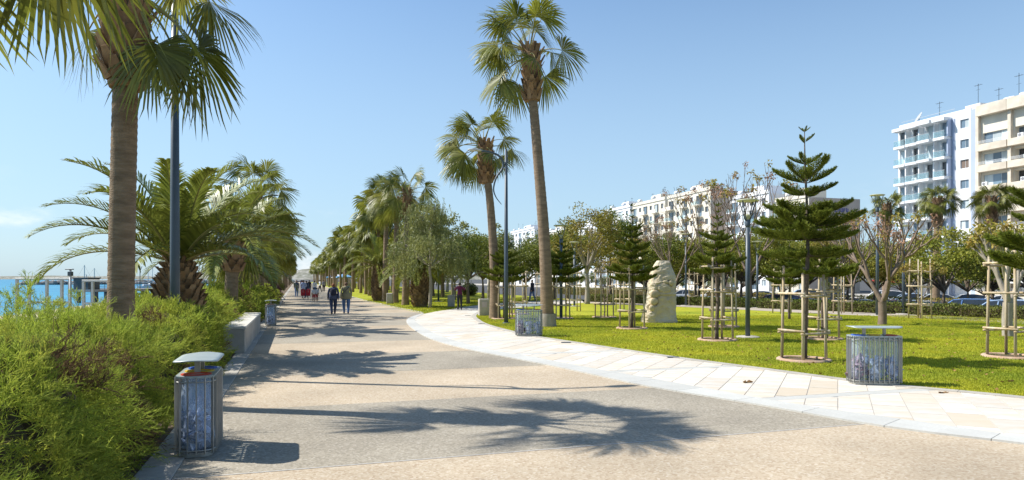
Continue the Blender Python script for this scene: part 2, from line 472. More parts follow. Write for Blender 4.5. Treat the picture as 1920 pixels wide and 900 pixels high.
def smooth_line(pts, k=8):
    """Catmull-Rom through points"""
    P = [Vector(p) for p in pts]
    P = [P[0] * 2 - P[1]] + P + [P[-1] * 2 - P[-2]]
    out = []
    for i in range(1, len(P) - 2):
        for j in range(k):
            t = j / k
            a, b, c, d = P[i - 1], P[i], P[i + 1], P[i + 2]
            out.append(0.5 * ((2 * b) + (c - a) * t + (2 * a - 5 * b + 4 * c - d) * t * t + (3 * b - a - 3 * c + d) * t ** 3))
    out.append(P[-2])
    return out
def resample(pts, step):
    out = [pts[0].copy()]; acc = 0.0
    for a, b in zip(pts, pts[1:]):
        L = (b - a).length; d = step - acc
        while d <= L:
            out.append(a + (b - a) * (d / L)); d += step
        acc = (acc + L) % step if L > 0 else acc
    return out
def inside(poly, X, Y):
    c = np.zeros(len(X), bool); n = len(poly)
    for i in range(n):
        x0, y0 = poly[i][0], poly[i][1]; x1, y1 = poly[(i + 1) % n][0], poly[(i + 1) % n][1]
        if y0 == y1: continue
        k = ((y0 > Y) != (y1 > Y)) & (X < (x1 - x0) * (Y - y0) / (y1 - y0) + x0)
        c ^= k
    return c
def clip_convex(subject, clip):
    """Sutherland-Hodgman: subject polygon cut to the convex clip polygon (ccw)"""
    out = list(subject)
    n = len(clip)
    for i in range(n):
        ax, ay = clip[i]; bx, by = clip[(i + 1) % n]
        inp = out; out = []
        if not inp: return []
        def side(p): return (bx - ax) * (p[1] - ay) - (by - ay) * (p[0] - ax)
        for j in range(len(inp)):
            p, q = inp[j - 1], inp[j]
            sp, sq = side(p), side(q)
            if sq >= 0:
                if sp < 0:
                    t = sp / (sp - sq); out.append((p[0] + (q[0] - p[0]) * t, p[1] + (q[1] - p[1]) * t))
                out.append(q)
            elif sp >= 0:
                t = sp / (sp - sq); out.append((p[0] + (q[0] - p[0]) * t, p[1] + (q[1] - p[1]) * t))
    return out
def poly_area(p):
    return 0.5 * sum(p[i][0] * p[(i + 1) % len(p)][1] - p[(i + 1) % len(p)][0] * p[i][1] for i in range(len(p)))

# ================================================================== THE SETTING
LAWN_Z = 0.02
def sheet(name, poly, z, m, skirt=None, kind='structure'):
    mb = MB()
    pts = [(p[0], p[1]) for p in poly]
    if poly_area(pts) < 0: pts.reverse()
    n = len(pts)
    mb.add([(p[0], p[1], z) for p in pts], [tuple(range(n))])
    if skirt is not None:
        for i in range(n):
            a, b = pts[i], pts[(i + 1) % n]
            mb.add([(a[0], a[1], skirt), (b[0], b[1], skirt), (b[0], b[1], z), (a[0], a[1], z)], [(0, 1, 2, 3)])
    o = mb.build(name, m)
    bm = bmesh.new(); bm.from_mesh(o.data); bmesh.ops.triangulate(bm, faces=bm.faces, ngon_method='EAR_CLIP'); bm.to_mesh(o.data); bm.free()
    o['kind'] = kind
    return o
# land and sea
sheet('ground', [W(-400, -9), W(6000, -9), W(6000, 5000), W(-400, 5000)], -0.95, 'asphalt')
mb = MB()
us = [-60 + 12 * i for i in range(45)]
vs_ = [(-5.5, -0.02), (-9, -.14), (-12, -.35), (-16, -.6), (-20, -.92), (-26, -1.5), (-40, -2.6)]
for i, u in enumerate(us):
    for v, z in vs_:
        p = W(u, v + 1.2 * noise.noise((u * .07, v * .2, 0)) - (u * .012 if v < -10 else 0), z + .1 * noise.noise((u * .1, v * .3, 4)))
        mb.v.append(tuple(p))
for i in range(len(us) - 1):
    for j in range(len(vs_) - 1):
        a = i * len(vs_) + j; b = a + len(vs_)
        mb.f.append((a, b, b + 1, a + 1)); mb.m.append(0)
structure(mb.build('beach', 'sand', smooth=True))
sheet('sea', [W(-6000, -8.5), W(-6000, -14000), W(14000, -14000), W(14000, -8.5)], -1.0, 'water')
# hills beyond the town
mb = MB()
for k, (a0, a1, yy, h) in enumerate([(330, 760, 2600, 46), (-300, 560, 5200, 30), (700, 2200, 3200, 40)]):
    pts = []
    n = 60
    for i in range(n + 1):
        t = i / n
        q = at(a0 + (a1 - a0) * t, yy)
        hh = h * (0.25 + .75 * math.sin(math.pi * min(1, max(0, t))) ** .6) * (0.8 + .35 * noise.noise((t * 6, k, 0)) + .12 * noise.noise((t * 25, k, 0)))
        pts.append((q.x, q.y, max(1, hh)))
    vs = [(x, y, -2) for x, y, z in pts] + [(x, y + 90, z) for x, y, z in pts] + [(x, y + 500, -2) for x, y, z in pts]
    m_ = n + 1
    fs = []
    for r in range(2):
        for i in range(n): fs.append((r * m_ + i, r * m_ + i + 1, (r + 1) * m_ + i + 1, (r + 1) * m_ + i))
    mb.add(vs, fs)
M['hill'] = mat('hill', (.12, .13, .09), (.20, .19, .15), .02, .95, c3=(.4, .38, .35), s3=.05, f3=.6)
structure(mb.build('hills', 'hill', smooth=True))

# planting bed and pale left edging
sheet('planting_bed', [W(-12, -1.46), W(420, -1.46), W(420, -6.5), W(-12, -6.5)], 0.0, 'soil', skirt=-.9)
# promenade slab
prom = sheet('promenade', [W(-12, -1.10), W(420, -1.10), W(420, 16), W(-12, 16)], 0.0, 'agg_beige', skirt=-.9)
for k in range(-1, 44):
    u0 = 6.95 + 6.8 * k; u1 = u0 + 3.4
    b = MB()
    zz = 0.0018
    nn = 1
    q = [W(u0, -1.10, zz), W(u1, -1.10, zz), W(u1, 16, zz), W(u0, 16, zz)]
    b.add(q, [(3, 2, 1, 0)])
    b.build('aggregate_band', 'agg_grey', prom)
    for uu in (u0, u1):
        if uu > 7: continue
        b = MB(); w = 0.011
        b.add([W(uu - w, -1.1, .0036), W(uu + w, -1.1, .0036), W(uu + w, 16, .0036), W(uu - w, 16, .0036)], [(3, 2, 1, 0)])
        b.build('joint', 'joint', prom)
# left edging stones, one by one near the camera
edging = thing('stone_edging', 'pale flat stone edging between the feathery hedge and the promenade', 'edging')
me_cache = {}
def edge_mesh(L):
    if L not in me_cache:
        b = MB(); b.bevbox((0, 0, -.12), (L - .012, .345, .012), .006)
        me_cache[L] = b.mesh('edging_stone', 'kerb_left')
    return me_cache[L]
u = 3.0
while u < 60:
    o = put('edging_stone', edge_mesh(1.0), edging, W(u, -1.105, .002), PANG)
    u += 1.0
b = MB(); q = [W(60, -1.45, .012), W(400, -1.45, .012), W(400, -1.11, .012), W(60, -1.11, .012)]
b.add(q, [(3, 2, 1, 0)]); b.build('edging_stone', 'kerb_left', edging)

# ---- the branching white path: measured edge lines
outer_out = [(2100, 858), (1920, 834), (1661, 802), (1431, 762), (1211, 725), (1100, 701), (1000, 680), (873, 655), (809, 637), (775, 618), (762, 604), (769, 595.5), (793, 588)]
outer_in = [(2100, 845), (1920, 822), (1719, 793), (1479, 758), (1240, 715), (1082, 687), (1000, 671), (929, 659), (860, 642), (818, 627.5), (790, 612), (778, 601), (784, 594), (797, 588.6)]
inner = [(2100, 772), (1920, 750), (1695, 728), (1594, 717), (1431, 695), (1268, 673.5), (1144, 655), (1100, 648), (1015, 635), (971, 627), (911, 611), (891, 601), (885, 592), (900, 583)]
top_edge = [(797, 588.6), (825, 583.5), (849, 580), (875, 575), (960, 567), (1040, 563.2), (1090, 561.5)]
low_edge = [(900, 583), (960, 578), (1040, 572), (1095, 568)]
SV = lambda L: [survey(a, b) for a, b in L]
Lo = smooth_line(SV(outer_out)); Li = smooth_line(SV(outer_in)); Ln = smooth_line(SV(inner)); Lt = smooth_line(SV(top_edge)); Ll = smooth_line(SV(low_edge))
path_poly = [(p.x, p.y) for p in Li] + [(p.x, p.y) for p in Lt[1:]] + [(p.x, p.y) for p in reversed(Ll)] + [(p.x, p.y) for p in reversed(Ln)][1:]
path = sheet('footpath_white', path_poly, 0.012, 'grout')
path['label'] = 'white stone path branching right off the promenade'
# tiles
near_poly = [(p.x, p.y) for p in Li] + [(p.x, p.y) for p in Lt if p.x < -.5] + [(p.x, p.y) for p in reversed(Ln)]
# grey cross strips and tile fields between them
cuts = [-9, -5.1, -1.6, 1.9, 5.3, 8.75, 12.3, 15.8, 19.4, 22.9, 26.4, 29.9, 33.4, 38, 42]
cells = []
ta = PANG - R(43)
ex = Vector((math.cos(ta), math.sin(ta), 0)); ey = Vector((-math.sin(ta), math.cos(ta), 0))
sub = near_poly
tiles = []
for c0, c1 in zip(cuts, cuts[1:]):
    quad = [W(c0 + .13, -4), W(c0 + .13, 22), W(c1 - .13, 22), W(c1 - .13, -4)]
    quad = [(p.x, p.y) for p in quad]
    if poly_area(quad) < 0: quad.reverse()
    field = clip_convex(sub, quad)
    if len(field) < 3: continue
    cx = sum(p[0] for p in field) / len(field); cy = sum(p[1] for p in field) / len(field)
    TL, TW = .90, .445
    far = c0 > 22
    xs = [p[0] * ex.x + p[1] * ex.y for p in field]; ys = [p[0] * ey.x + p[1] * ey.y for p in field]
    j = math.floor(min(ys) / TW)
    while j * TW < max(ys):
        off = random.choice([0, .5, .25, .75]) * TL
        i = math.floor((min(xs) - off) / TL)
        while off + i * TL < max(xs):
            g = .006
            a0, a1, b0, b1 = off + i * TL + g, off + (i + 1) * TL - g, j * TW + g, (j + 1) * TW - g
            rect = [(ex.x * a + ey.x * bb, ex.y * a + ey.y * bb) for a, bb in ((a0, b0), (a1, b0), (a1, b1), (a0, b1))]
            if poly_area(rect) < 0: rect.reverse()
            q = clip_convex(field, rect)
            if len(q) >= 3:
                clean = []
                for p in q:
                    if not clean or (abs(p[0] - clean[-1][0]) + abs(p[1] - clean[-1][1])) > 1e-3: clean.append(p)
                if len(clean) >= 3 and abs(poly_area(clean)) > .02: tiles.append(clean)
            i += 1
        j += 1
tiles.sort(key=lambda q: sum(p[1] for p in q) / len(q))
def tile_box(b, q, z0=.010, z1=.0195):
    cx = sum(p[0] for p in q) / len(q); cy = sum(p[1] for p in q) / len(q)
    dz = random.uniform(-.0012, .0012)
    b.prism(q, z0, z1 + dz)
    return b
vis = [q for q in tiles if -14 < sum(p[0] for p in q) / len(q) < .78 * sum(p[1] for p in q) / len(q) + .5]
rest = [q for q in tiles if q not in vis] + vis[300:]
for q in vis[:300]:
    cx = sum(p[0] for p in q) / len(q); cy = sum(p[1] for p in q) / len(q)
    b = tile_box(MB(), [(p[0] - cx, p[1] - cy) for p in q])
    b.build('tile', 'tile', path, loc=(cx, cy, 0))
if rest:
    b = MB()
    for q in rest: tile_box(b, q)
    stuff(b.build('distant_tiles', 'tile', path))
for c in cuts[1:-1]:
    quad = [W(c - .12, -4), W(c - .12, 22), W(c + .12, 22), W(c + .12, -4)]
    quad = [(p.x, p.y) for p in quad]
    if poly_area(quad) < 0: quad.reverse()
    q = clip_convex(sub, quad)
    if len(q) >= 3:
        b = MB(); b.prism(q, .010, .0185); b.build('cross_strip', 'kerb', path)
# far leg of the path into the park (plain slabs seen edge-on)
fq = [(p.x, p.y) for p in Lt if p.x >= -.5] + [(p.x, p.y) for p in reversed(Ll)]
b = MB()
for i in range(len(Ll) - 1):
    t0, t1 = i / (len(Ll) - 1), (i + 1) / (len(Ll) - 1)
    T2 = [p for p in Lt if p.x >= -2.4]
    f = lambda L, t: L[min(len(L) - 1, int(t * (len(L) - 1)))]
    a, c = f(Ll, t0), f(Ll, t1); d, e = f(T2, t0), f(T2, t1)
    g = .01
    b.add([(a.x + g, a.y, .0193), (c.x - g, c.y, .0193), (e.x - g, e.y, .0193), (d.x + g, d.y, .0193)], [(0, 1, 2, 3)])
stuff(b.build('distant_slabs', 'tile', path))
# kerb stones along the outer and the lawn edge
kerb = thing('kerb', 'curved pale granite kerb between the promenade and the white path', 'kerb')
def strip_stones(A, B, parent, name, step, z0, z1, m):
    """stones between two edge lines"""
    A2 = resample(A, step)
    for a, c in zip(A2, A2[1:]):
        def near(p): return min(B, key=lambda q: (q - p).length)
        def proj(p):
            best = None
            for s, e in zip(B, B[1:]):
                d = e - s; t = max(0, min(1, (p - s).dot(d) / max(1e-9, d.length_squared))); q = s + d * t
                if best is None or (q - p).length < (best - p).length: best = q
            return best
        mid = (a + c) / 2
        pts = [a, mid_on(A, a, c), c, proj(c), proj(mid), proj(a)]
        ctr = sum((Vector(p) for p in pts), Vector()) / len(pts)
        pl = [(ctr.x + (p.x - ctr.x) * .992 - ctr.x, ctr.y + (p.y - ctr.y) * .992 - ctr.y) for p in pts]
        if abs(poly_area(pl)) < .01: continue
        b = MB(); b.prism(pl, z0, z1); b.build(name, m, parent, loc=(ctr.x, ctr.y, 0))
def mid_on(A, a, c):
    m_ = (a + c) / 2
    best = None
    for s, e in zip(A, A[1:]):
        d = e - s; t = max(0, min(1, (m_ - s).dot(d) / max(1e-9, d.length_squared))); q = s + d * t
        if best is None or (q - m_).length < (best - m_).length: best = q
    return best
strip_stones(Lo, Li, kerb, 'kerb_stone', 1.1, -.05, .026, 'kerb')
# narrow edging on the lawn side
def offset_line(L, d):
    out = []
    for i, p in enumerate(L):
        t = (L[min(i + 1, len(L) - 1)] - L[max(i - 1, 0)]).normalized()
        out.append(p + Vector((t.y, -t.x, 0)) * d)
    return out
Ln2 = offset_line(Ln, .22)
lawn_kerb = thing('lawn_edging', 'narrow pale edging stones between the white path and the lawn', 'edging')
strip_stones(Ln, Ln2, lawn_kerb, 'edging_stone', 1.0, -.05, .030, 'kerb_left')

# lawns
back_edge = [(2600, 634), (1920, 598.5), (1700, 588.5), (1500, 580.5), (1300, 572.5), (1100, 565.5)]
Lb = smooth_line(SV(back_edge))
lawn_poly = [(p.x, p.y) for p in Ln2] + [(p.x, p.y) for p in Ll[4:]] + [(p.x, p.y) for p in reversed(Lb[:-1])]
lawn = sheet('lawn', lawn_poly, LAWN_Z, 'lawn', skirt=-.95)
# strip left of the path and the park beyond it
re_ = [(793, 588), (785, 586), (720, 572), (660, 557.5), (630, 547.5)]
Lr = smooth_line(SV(re_)) + [W(140, 6.3), W(420, 6.3)]
lawn2_poly = [(p.x, p.y) for p in Lr] + [tuple(W(420, 23).xy), tuple(W(90, 23).xy), tuple(survey(1100, 563.0).xy)] + [(p.x, p.y) for p in reversed(Lt)]
lawn2 = sheet('lawn', lawn2_poly, LAWN_Z, 'lawn', skirt=-.95)
# pale edging of that strip
ed2 = thing('lawn_edging', 'pale edging line between the promenade and the palm strip', 'edging')
strip_stones(Lr[:34], offset_line(Lr[:34], .22), ed2, 'edging_stone', 1.6, -.05, .028, 'kerb_left')
b = MB(); a = Lr[33:]; c = offset_line(Lr, .22)[33:]
for i in range(len(a) - 1): b.add([a[i] + Vector((0, 0, .028)), a[i + 1] + Vector((0, 0, .028)), c[i + 1] + Vector((0, 0, .028)), c[i] + Vector((0, 0, .028))], [(0, 1, 2, 3)])
b.build('edging_stone', 'kerb_left', ed2)
# beige footpath along the back of the lawn
bf = [(2600, 643), (1920, 608), (1700, 596.5), (1500, 587), (1300, 577), (1100, 569)]
bb = [(2600, 636), (1920, 601), (1700, 590.5), (1500, 582), (1300, 573.5), (1100, 566.2)]
A_, B_ = smooth_line(SV(bf)), smooth_line(SV(bb))
b = MB()
for i in range(len(A_) - 1):
    b.add([(A_[i].x, A_[i].y, .026), (B_[i].x, B_[i].y, .026), (B_[i + 1].x, B_[i + 1].y, .026), (A_[i + 1].x, A_[i + 1].y, .026)], [(0, 1, 2, 3)])
structure(b.build('footpath', 'footpath'))
# street beyond the car park
sheet('pavement', [W(-60, 78), W(500, 78), W(500, 97), W(-60, 97)], -.82, 'concrete', skirt=-.95)
sheet('road', [W(-60, 62), W(500, 62), W(500, 77.8), W(-60, 77.8)], -.946, 'asphalt')
M['road_paint'] = mat('road_paint', (.75, .75, .72), (.66, .66, .63), 10, .8)
b = MB()
for k in range(90):
    u0 = -20 + k * 5
    b.add([W(u0, 69.9, -.940), W(u0 + 2.5, 69.9, -.940), W(u0 + 2.5, 70.05, -.940), W(u0, 70.05, -.940)], [(3, 2, 1, 0)])
structure(b.build('road_marking', 'road_paint'))

# grass blades on the near lawn, the mass nobody could count
def blades(poly, n, ymax, hgt, name, label, z=LAWN_Z, wd=.011):
    P = np.array(poly)
    x0, x1 = P[:, 0].min(), P[:, 0].max(); y0 = P[:, 1].min()
    rng = np.random.default_rng(3)
    m = n * 6
    # denser close to the camera
    Y = y0 + (ymax - y0) * rng.random(m) ** 1.6
    X = x0 + (x1 - x0) * rng.random(m)
    k = inside(poly, X, Y) & (np.abs(X) < Y * .80 + 1)
    X, Y = X[k][:n], Y[k][:n]
    Pn = np.stack([X, Y, np.full(len(X), z)], 1)
    D = rng.normal(size=(len(X), 3)) * .45; D[:, 2] = 1
    V, T = needles(Pn, D, hgt * (1 + .02 * (Y - y0))[:, ] * (0.6 + .8 * rng.random(len(X))), wd, rng)
    o = put(name, np_mesh(name, V, T, 'grass'))
    return stuff(o, label, 'grass')
blades(lawn_poly, 330000, 34, .034, 'grass', 'short yellow green grass blades covering the near lawn', wd=.013)
blades(lawn2_poly, 40000, 60, .06, 'grass', 'short grass in the palm strip beside the promenade', wd=.03)
rngf = np.random.default_rng(9)
X = rngf.uniform(-2, 26, 6000); Y = 11 + 26 * rngf.random(6000) ** 1.3
k = inside(lawn_poly, X, Y); P = np.stack([X[k], Y[k], np.full(k.sum(), LAWN_Z + .03)], 1)[:1500]
A = rngf.normal(size=P.shape); A[:, 2] *= .25
V, T = leaves(P, A, .07, .04, rngf, .1)
stuff(put('fallen_leaves', np_mesh('fallen_leaves', V, T, 'dry_leaf')), 'small yellow and brown leaves scattered over the lawn', 'leaves')
for (a, c, lb) in [(1767, 739, 'curled brown leaf on the white path beside the right bin'), (1400, 720, 'small brown leaf lying mid way along the white path')]:
    q = survey(a, c); V, T = leaves(np.array([[q.x, q.y, .035], [q.x + .05, q.y + .02, .03], [q.x - .04, q.y, .04]]), np.array([[1, .2, .15], [1, -.5, .2], [.8, .6, -.1]]), .13, .06, rngf, .25)
    tag(put('fallen_leaf', np_mesh('fallen_leaf', V, T, 'dry_leaf')), lb, 'leaf')

# ================================================================== VEGETATION KITS
# ---- fan palm fronds -------------------------------------------------------
def fan_frond(pitch, seed, n=46, Lp=1.3, Lb=1.05, bend=None, hi=True):
    """one palmate leaf: petiole leaves the origin along +x at the given pitch, gravity is -z. Materials 0 blade, 1 petiole"""
    rng = np.random.default_rng(seed)
    acc = Acc()
    steps = 7
    a = R(pitch); p = np.array([0.06, 0, 0.0]); pts = [p.copy()]
    bend = bend if bend is not None else R(24 + max(0, 60 - abs(pitch)) * .5)
    side = rng.uniform(-.12, .12)
    for i in range(steps):
        d = np.array([math.cos(a), side * (i / steps), math.sin(a)])
        p = p + d * Lp / steps; pts.append(p.copy()); a -= bend / steps * (0.4 + 1.2 * i / steps)
    mb = MB(); mb.tube(pts, [.028 - .014 * i / steps for i in range(steps + 1)], 4 if not hi else 5)
    acc.add_mb(mb, 1)
    E = pts[-1]; D = unit(pts[-1] - pts[-2])
    Sd = unit(np.cross(np.array([0, 0, 1.0]), D)); N = np.cross(D, Sd)
    if N[2] < 0: N = -N
    roll = rng.uniform(-.95, .95)
    Sd, N = Sd * math.cos(roll) + N * math.sin(roll), N * math.cos(roll) - Sd * math.sin(roll)
    th = np.linspace(R(-112), R(112), n) + rng.normal(size=n) * .02
    ct, st = np.cos(th)[:, None], np.sin(th)[:, None]
    dirs = D * ct + Sd * st
    fold = rng.uniform(.25, .8)
    dirs = unit(dirs + N * (-fold * np.abs(st)) + N * .12)
    wdir = unit(-D * st + Sd * ct)
    L = Lb * (1 - .28 * (np.abs(th) / R(128)) ** 2) * (0.9 + .2 * rng.random(n))
    L = L[:, None]
    dt = (R(224) / n)
    droop = (.26 + .3 * rng.random(n))[:, None]
    def pos(t):
        q = E + dirs * L * t
        q = q + np.array([0, 0, -1.0]) * (droop * L * max(0, t - .3) ** 2.0 * 1.5)
        return q
    alt = (((np.arange(n) % 2) * 2 - 1) * .012)[:, None]
    ts = [.52, .7, .87, 1.0] if hi else [.55, .8, 1.0]
    ws = [1.0, .82, .5] if hi else [1.0, .6]
    w1 = ts[0] * L * dt * .62
    rows = []
    for t, w in zip(ts[:-1], ws):
        c = pos(t) + N * alt
        rows.append((c - wdir * w1 * w, c + wdir * w1 * w))
    tip = pos(1.0) + rng.normal(size=(n, 3)) * .03
    base = np.repeat(E[None], n, 0)
    st_ = [base] + [x for r in rows for x in r] + [tip]
    V = np.stack(st_, 1).reshape(-1, 3); k = len(st_)
    i = np.arange(n)[:, None] * k
    T = [i + np.array([[0, 1, 2]])]
    for r in range(len(rows) - 1):
        o = 1 + 2 * r
        T += [i + np.array([[o, o + 2, o + 1]]), i + np.array([[o + 1, o + 2, o + 3]])]
    o = 1 + 2 * (len(rows) - 1)
    T += [i + np.array([[o, k - 1, o + 1]])]
    acc.add(V, np.concatenate(T), 0)
    return acc
PITCH = [78, 62, 46, 30, 12, -8, -28, -48]
FAN_HI = {}; FAN_LO = {}
for p_ in PITCH:
    FAN_HI[p_] = [fan_frond(p_, 11 * i + p_ + 100, 50).mesh('frond', ['fan', 'petiole']) for i in range(3)]
    FAN_LO[p_] = [fan_frond(p_, 17 * i + p_ + 300, 18, hi=False).arrays() for i in range(2)]
def crown_plan(n, rng, top=78, low=-50):
    out = []
    for i in range(n):
        t = (i + .5) / n
        want = top + (low - top) * t ** 1.0 + rng.uniform(-7, 7)
        p_ = min(PITCH, key=lambda q: abs(q - want))
        out.append((p_, i * 2.39996 + rng.uniform(-.25, .25), rng.uniform(.85, 1.1)))
    return out
def rotz(V, a):
    c, s = math.cos(a), math.sin(a)
    return np.stack([V[:, 0] * c - V[:, 1] * s, V[:, 0] * s + V[:, 1] * c, V[:, 2]], 1)
def fan_crown_lo(seed, n=30):
    rng = np.random.default_rng(seed); acc = Acc()
    V_, T_, m_ = [], [], []
    o = 0
    for p_, az, sc in crown_plan(n, rng):
        V, T, mi = FAN_LO[p_][rng.integers(2)]
        V_.append(rotz(V * sc, az)); T_.append(T + o); m_.append(mi); o += len(V)
    return np_mesh('crown', np.concatenate(V_), np.concatenate(T_), ['fan', 'petiole'], np.concatenate(m_))
FAN_CROWN = [fan_crown_lo(s, 30 + 3 * (s % 3)) for s in (1, 2, 3, 4, 5)]

def palm_trunk(path, r0, r1, ring=.1, n=14, flare=1.3):
    """ringed trunk"""
    pts = resample(smooth_line(path, 10), ring)
    mb = MB(); rad = []
    m_ = len(pts)
    for i, p in enumerate(pts):
        t = i / max(1, m_ - 1)
        r = r0 + (r1 - r0) * t
        r *= 1 + (flare - 1) * math.exp(-t * m_ * ring / .45)
        r *= 1 + (.022 if i % 2 else -.012) + .02 * noise.noise((0, 0, i * .37))
        rad.append(r)
    mb.tube(pts, rad, n)
    return mb
def boot_mesh(h, r0, r1, rows, cols, size, seed, flare=.5, mats='boots'):
    """old leaf bases clasping a trunk, local z 0..h"""
    rng = np.random.default_rng(seed); mb = MB()
    mb.tube([(0, 0, 0), (0, 0, h * .5), (0, 0, h)], [r0 * .86, (r0 + r1) * .45, r1 * .8], 10)
    for i in range(rows):
        z = h * (i + .3) / rows; t = i / rows
        r = r0 + (r1 - r0) * t
        for k in range(cols):
            an = 2 * math.pi * (k + .5 * (i % 2)) / cols + rng.uniform(-.08, .08)
            d = Vector((math.cos(an), math.sin(an), 0)); s = Vector((-d.y, d.x, 0))
            w = size * rng.uniform(.8, 1.2) * .5; l = size * rng.uniform(1.1, 1.9); out = flare * rng.uniform(.5, 1.3)
            a = d * (r * .84) + Vector((0, 0, z))
            up = Vector((0, 0, 1)) * l + d * (l * out)
            tip = a + up
            q = [a - s * w, a + s * w, tip + s * w * .45, tip - s * w * .45]
            th = d * size * .16 + Vector((0, 0, -size * .1))
            mb.add([*q, q[0] + th, q[1] + th, q[2] + th * .5, q[3] + th * .5], [(0, 1, 2, 3), (7, 6, 5, 4), (0, 4, 5, 1), (1, 5, 6, 2), (2, 6, 7, 3), (3, 7, 4, 0)])
    return mb.mesh('leaf_bases', mats)
BOOT_FAN = boot_mesh(1.6, .25, .20, 11, 9, .2, 5)
BOOT_NEAR = boot_mesh(1.6, .23, .20, 12, 9, .19, 15, .5)
BOOT_LOW = boot_mesh(1.2, .20, .17, 6, 7, .2, 6)
def lean_path(h, dx, dy, bow=.0):
    return [Vector((0, 0, -.15)), Vector((dx * .15 + bow * .6, dy * .2, h * .3)), Vector((dx * .55 + bow, dy * .6, h * .66)), Vector((dx, dy, h))]
def fan_palm(label, base, h, dx=0, dy=0, r0=.24, r1=.16, nf=36, seed=1, scale=1.0, bow=0, boots=1.6, group=None, low=-50, ring=.1, bootscale=1.0, wind=None, frond_scale=1.0, extra=(), boot=None):
    rng = np.random.default_rng(seed)
    t = thing('fan_palm', label, 'palm tree', base, 0, group)
    palm_trunk(lean_path(h, dx, dy, bow), r0, r1, ring, 14).build('trunk', 'trunk_fan', t, smooth=True)
    tiltx = math.atan2(dx, h)
    o = put('leaf_bases', boot or BOOT_FAN, t, (dx - boots * math.sin(tiltx) * .8, dy, h - boots + .12), rng.uniform(0, 6), (bootscale, bootscale, boots / 1.6))
    for p_, az, sc in crown_plan(nf, rng, low=low) + list(extra):
        if wind is not None:
            # the breeze gathers the leaves towards one side
            az = az + .55 * math.sin(wind - az)
        me = FAN_HI[p_][rng.integers(3)]
        put('frond', me, t, (dx, dy, h + rng.uniform(-.12, .12) + .1 * (p_ < 0) * -1), az, sc * frond_scale)
    return t
TRUNK_LO = {}
def fan_palm_far(label, base, h, seed, group, scale=1.0, dx=0):
    rng = np.random.default_rng(seed)
    t = thing('fan_palm', label, 'palm tree', base, rng.uniform(0, 6.28), group, scale)
    key = (round(h * 2) / 2, round(dx, 1))
    if key not in TRUNK_LO:
        mb = MB(); P = smooth_line(lean_path(key[0], key[1], 0), 4)
        mb.tube(P, [.21 - .07 * i / len(P) for i in range(len(P))], 8)
        TRUNK_LO[key] = mb.mesh('trunk', 'trunk_fan', True)
    put('trunk', TRUNK_LO[key], t)
    put('leaf_bases', BOOT_LOW, t, (key[1], 0, key[0] - 1.05))
    put('crown', FAN_CROWN[seed % 5], t, (key[1], 0, key[0]), 0, rng.uniform(.95, 1.15))
    return t

# ---- date palm fronds ------------------------------------------------------
def date_frond(pitch, seed, L=2.6, pairs=64, hi=True, droop=None):
    rng = np.random.default_rng(seed); acc = Acc()
    n = 16; a = R(pitch); p = np.array([.12, 0, 0.]); P = [p.copy()]
    bend = R(70 + rng.uniform(-8, 14)) if droop is None else droop
    sw = rng.uniform(-.15, .15)
    for i in range(n):
        d = np.array([math.cos(a), sw * (i / n) ** 1.5, math.sin(a)]); p = p + unit(d) * L / n; P.append(p.copy())
        a -= bend / n * (.25 + 1.5 * i / n)
    P = np.array(P)
    mb = MB(); mb.tube(P, [.03 * (1 - i / n) + .004 for i in range(n + 1)], 4, cap=False); acc.add_mb(mb, 1)
    t = np.linspace(.07, .995, pairs)
    x = t * n; i0 = np.minimum(x.astype(int), n - 1); f = (x - i0)[:, None]
    C = P[i0] * (1 - f) + P[i0 + 1] * f
    D = unit(P[i0 + 1] - P[i0])
    Sd = unit(np.cross(np.array([0, 0, 1.]), D)); N = np.cross(D, Sd); N = N * np.sign(N[:, 2:3] + 1e-6)
    ln = (.52 * np.sin(np.pi * np.clip(t * .86 + .12, 0, 1)) ** .7 + .05)
    for s in (-1, 1):
        d = unit(D * (.75 + .5 * t[:, None]) + Sd * s * (1.0 - .25 * t[:, None]) + N * (.42 + rng.normal(size=(pairs, 1)) * .16) + rng.normal(size=(pairs, 3)) * .05)
        ll = (ln * (.9 + .2 * rng.random(pairs)))[:, None]
        w = unit(np.cross(d, N)) * .021
        mid = C + d * ll * .55; tip = C + d * ll + np.array([0, 0, -1.]) * ll * .22
        V = np.stack([C - w * .6, C + w * .6, mid + w, mid - w, tip], 1).reshape(-1, 3)
        i = np.arange(pairs)[:, None] * 5
        T = np.concatenate([i + np.array([[0, 1, 2]]), i + np.array([[0, 2, 3]]), i + np.array([[3, 2, 4]])])
        acc.add(V, T, 0)
    return acc
DPITCH = [82, 66, 50, 34, 16, -4, -26]
DATE = {p_: [date_frond(p_, 7 * i + p_ + 50).mesh('frond', ['date', 'petiole']) for i in range(3)] for p_ in DPITCH}
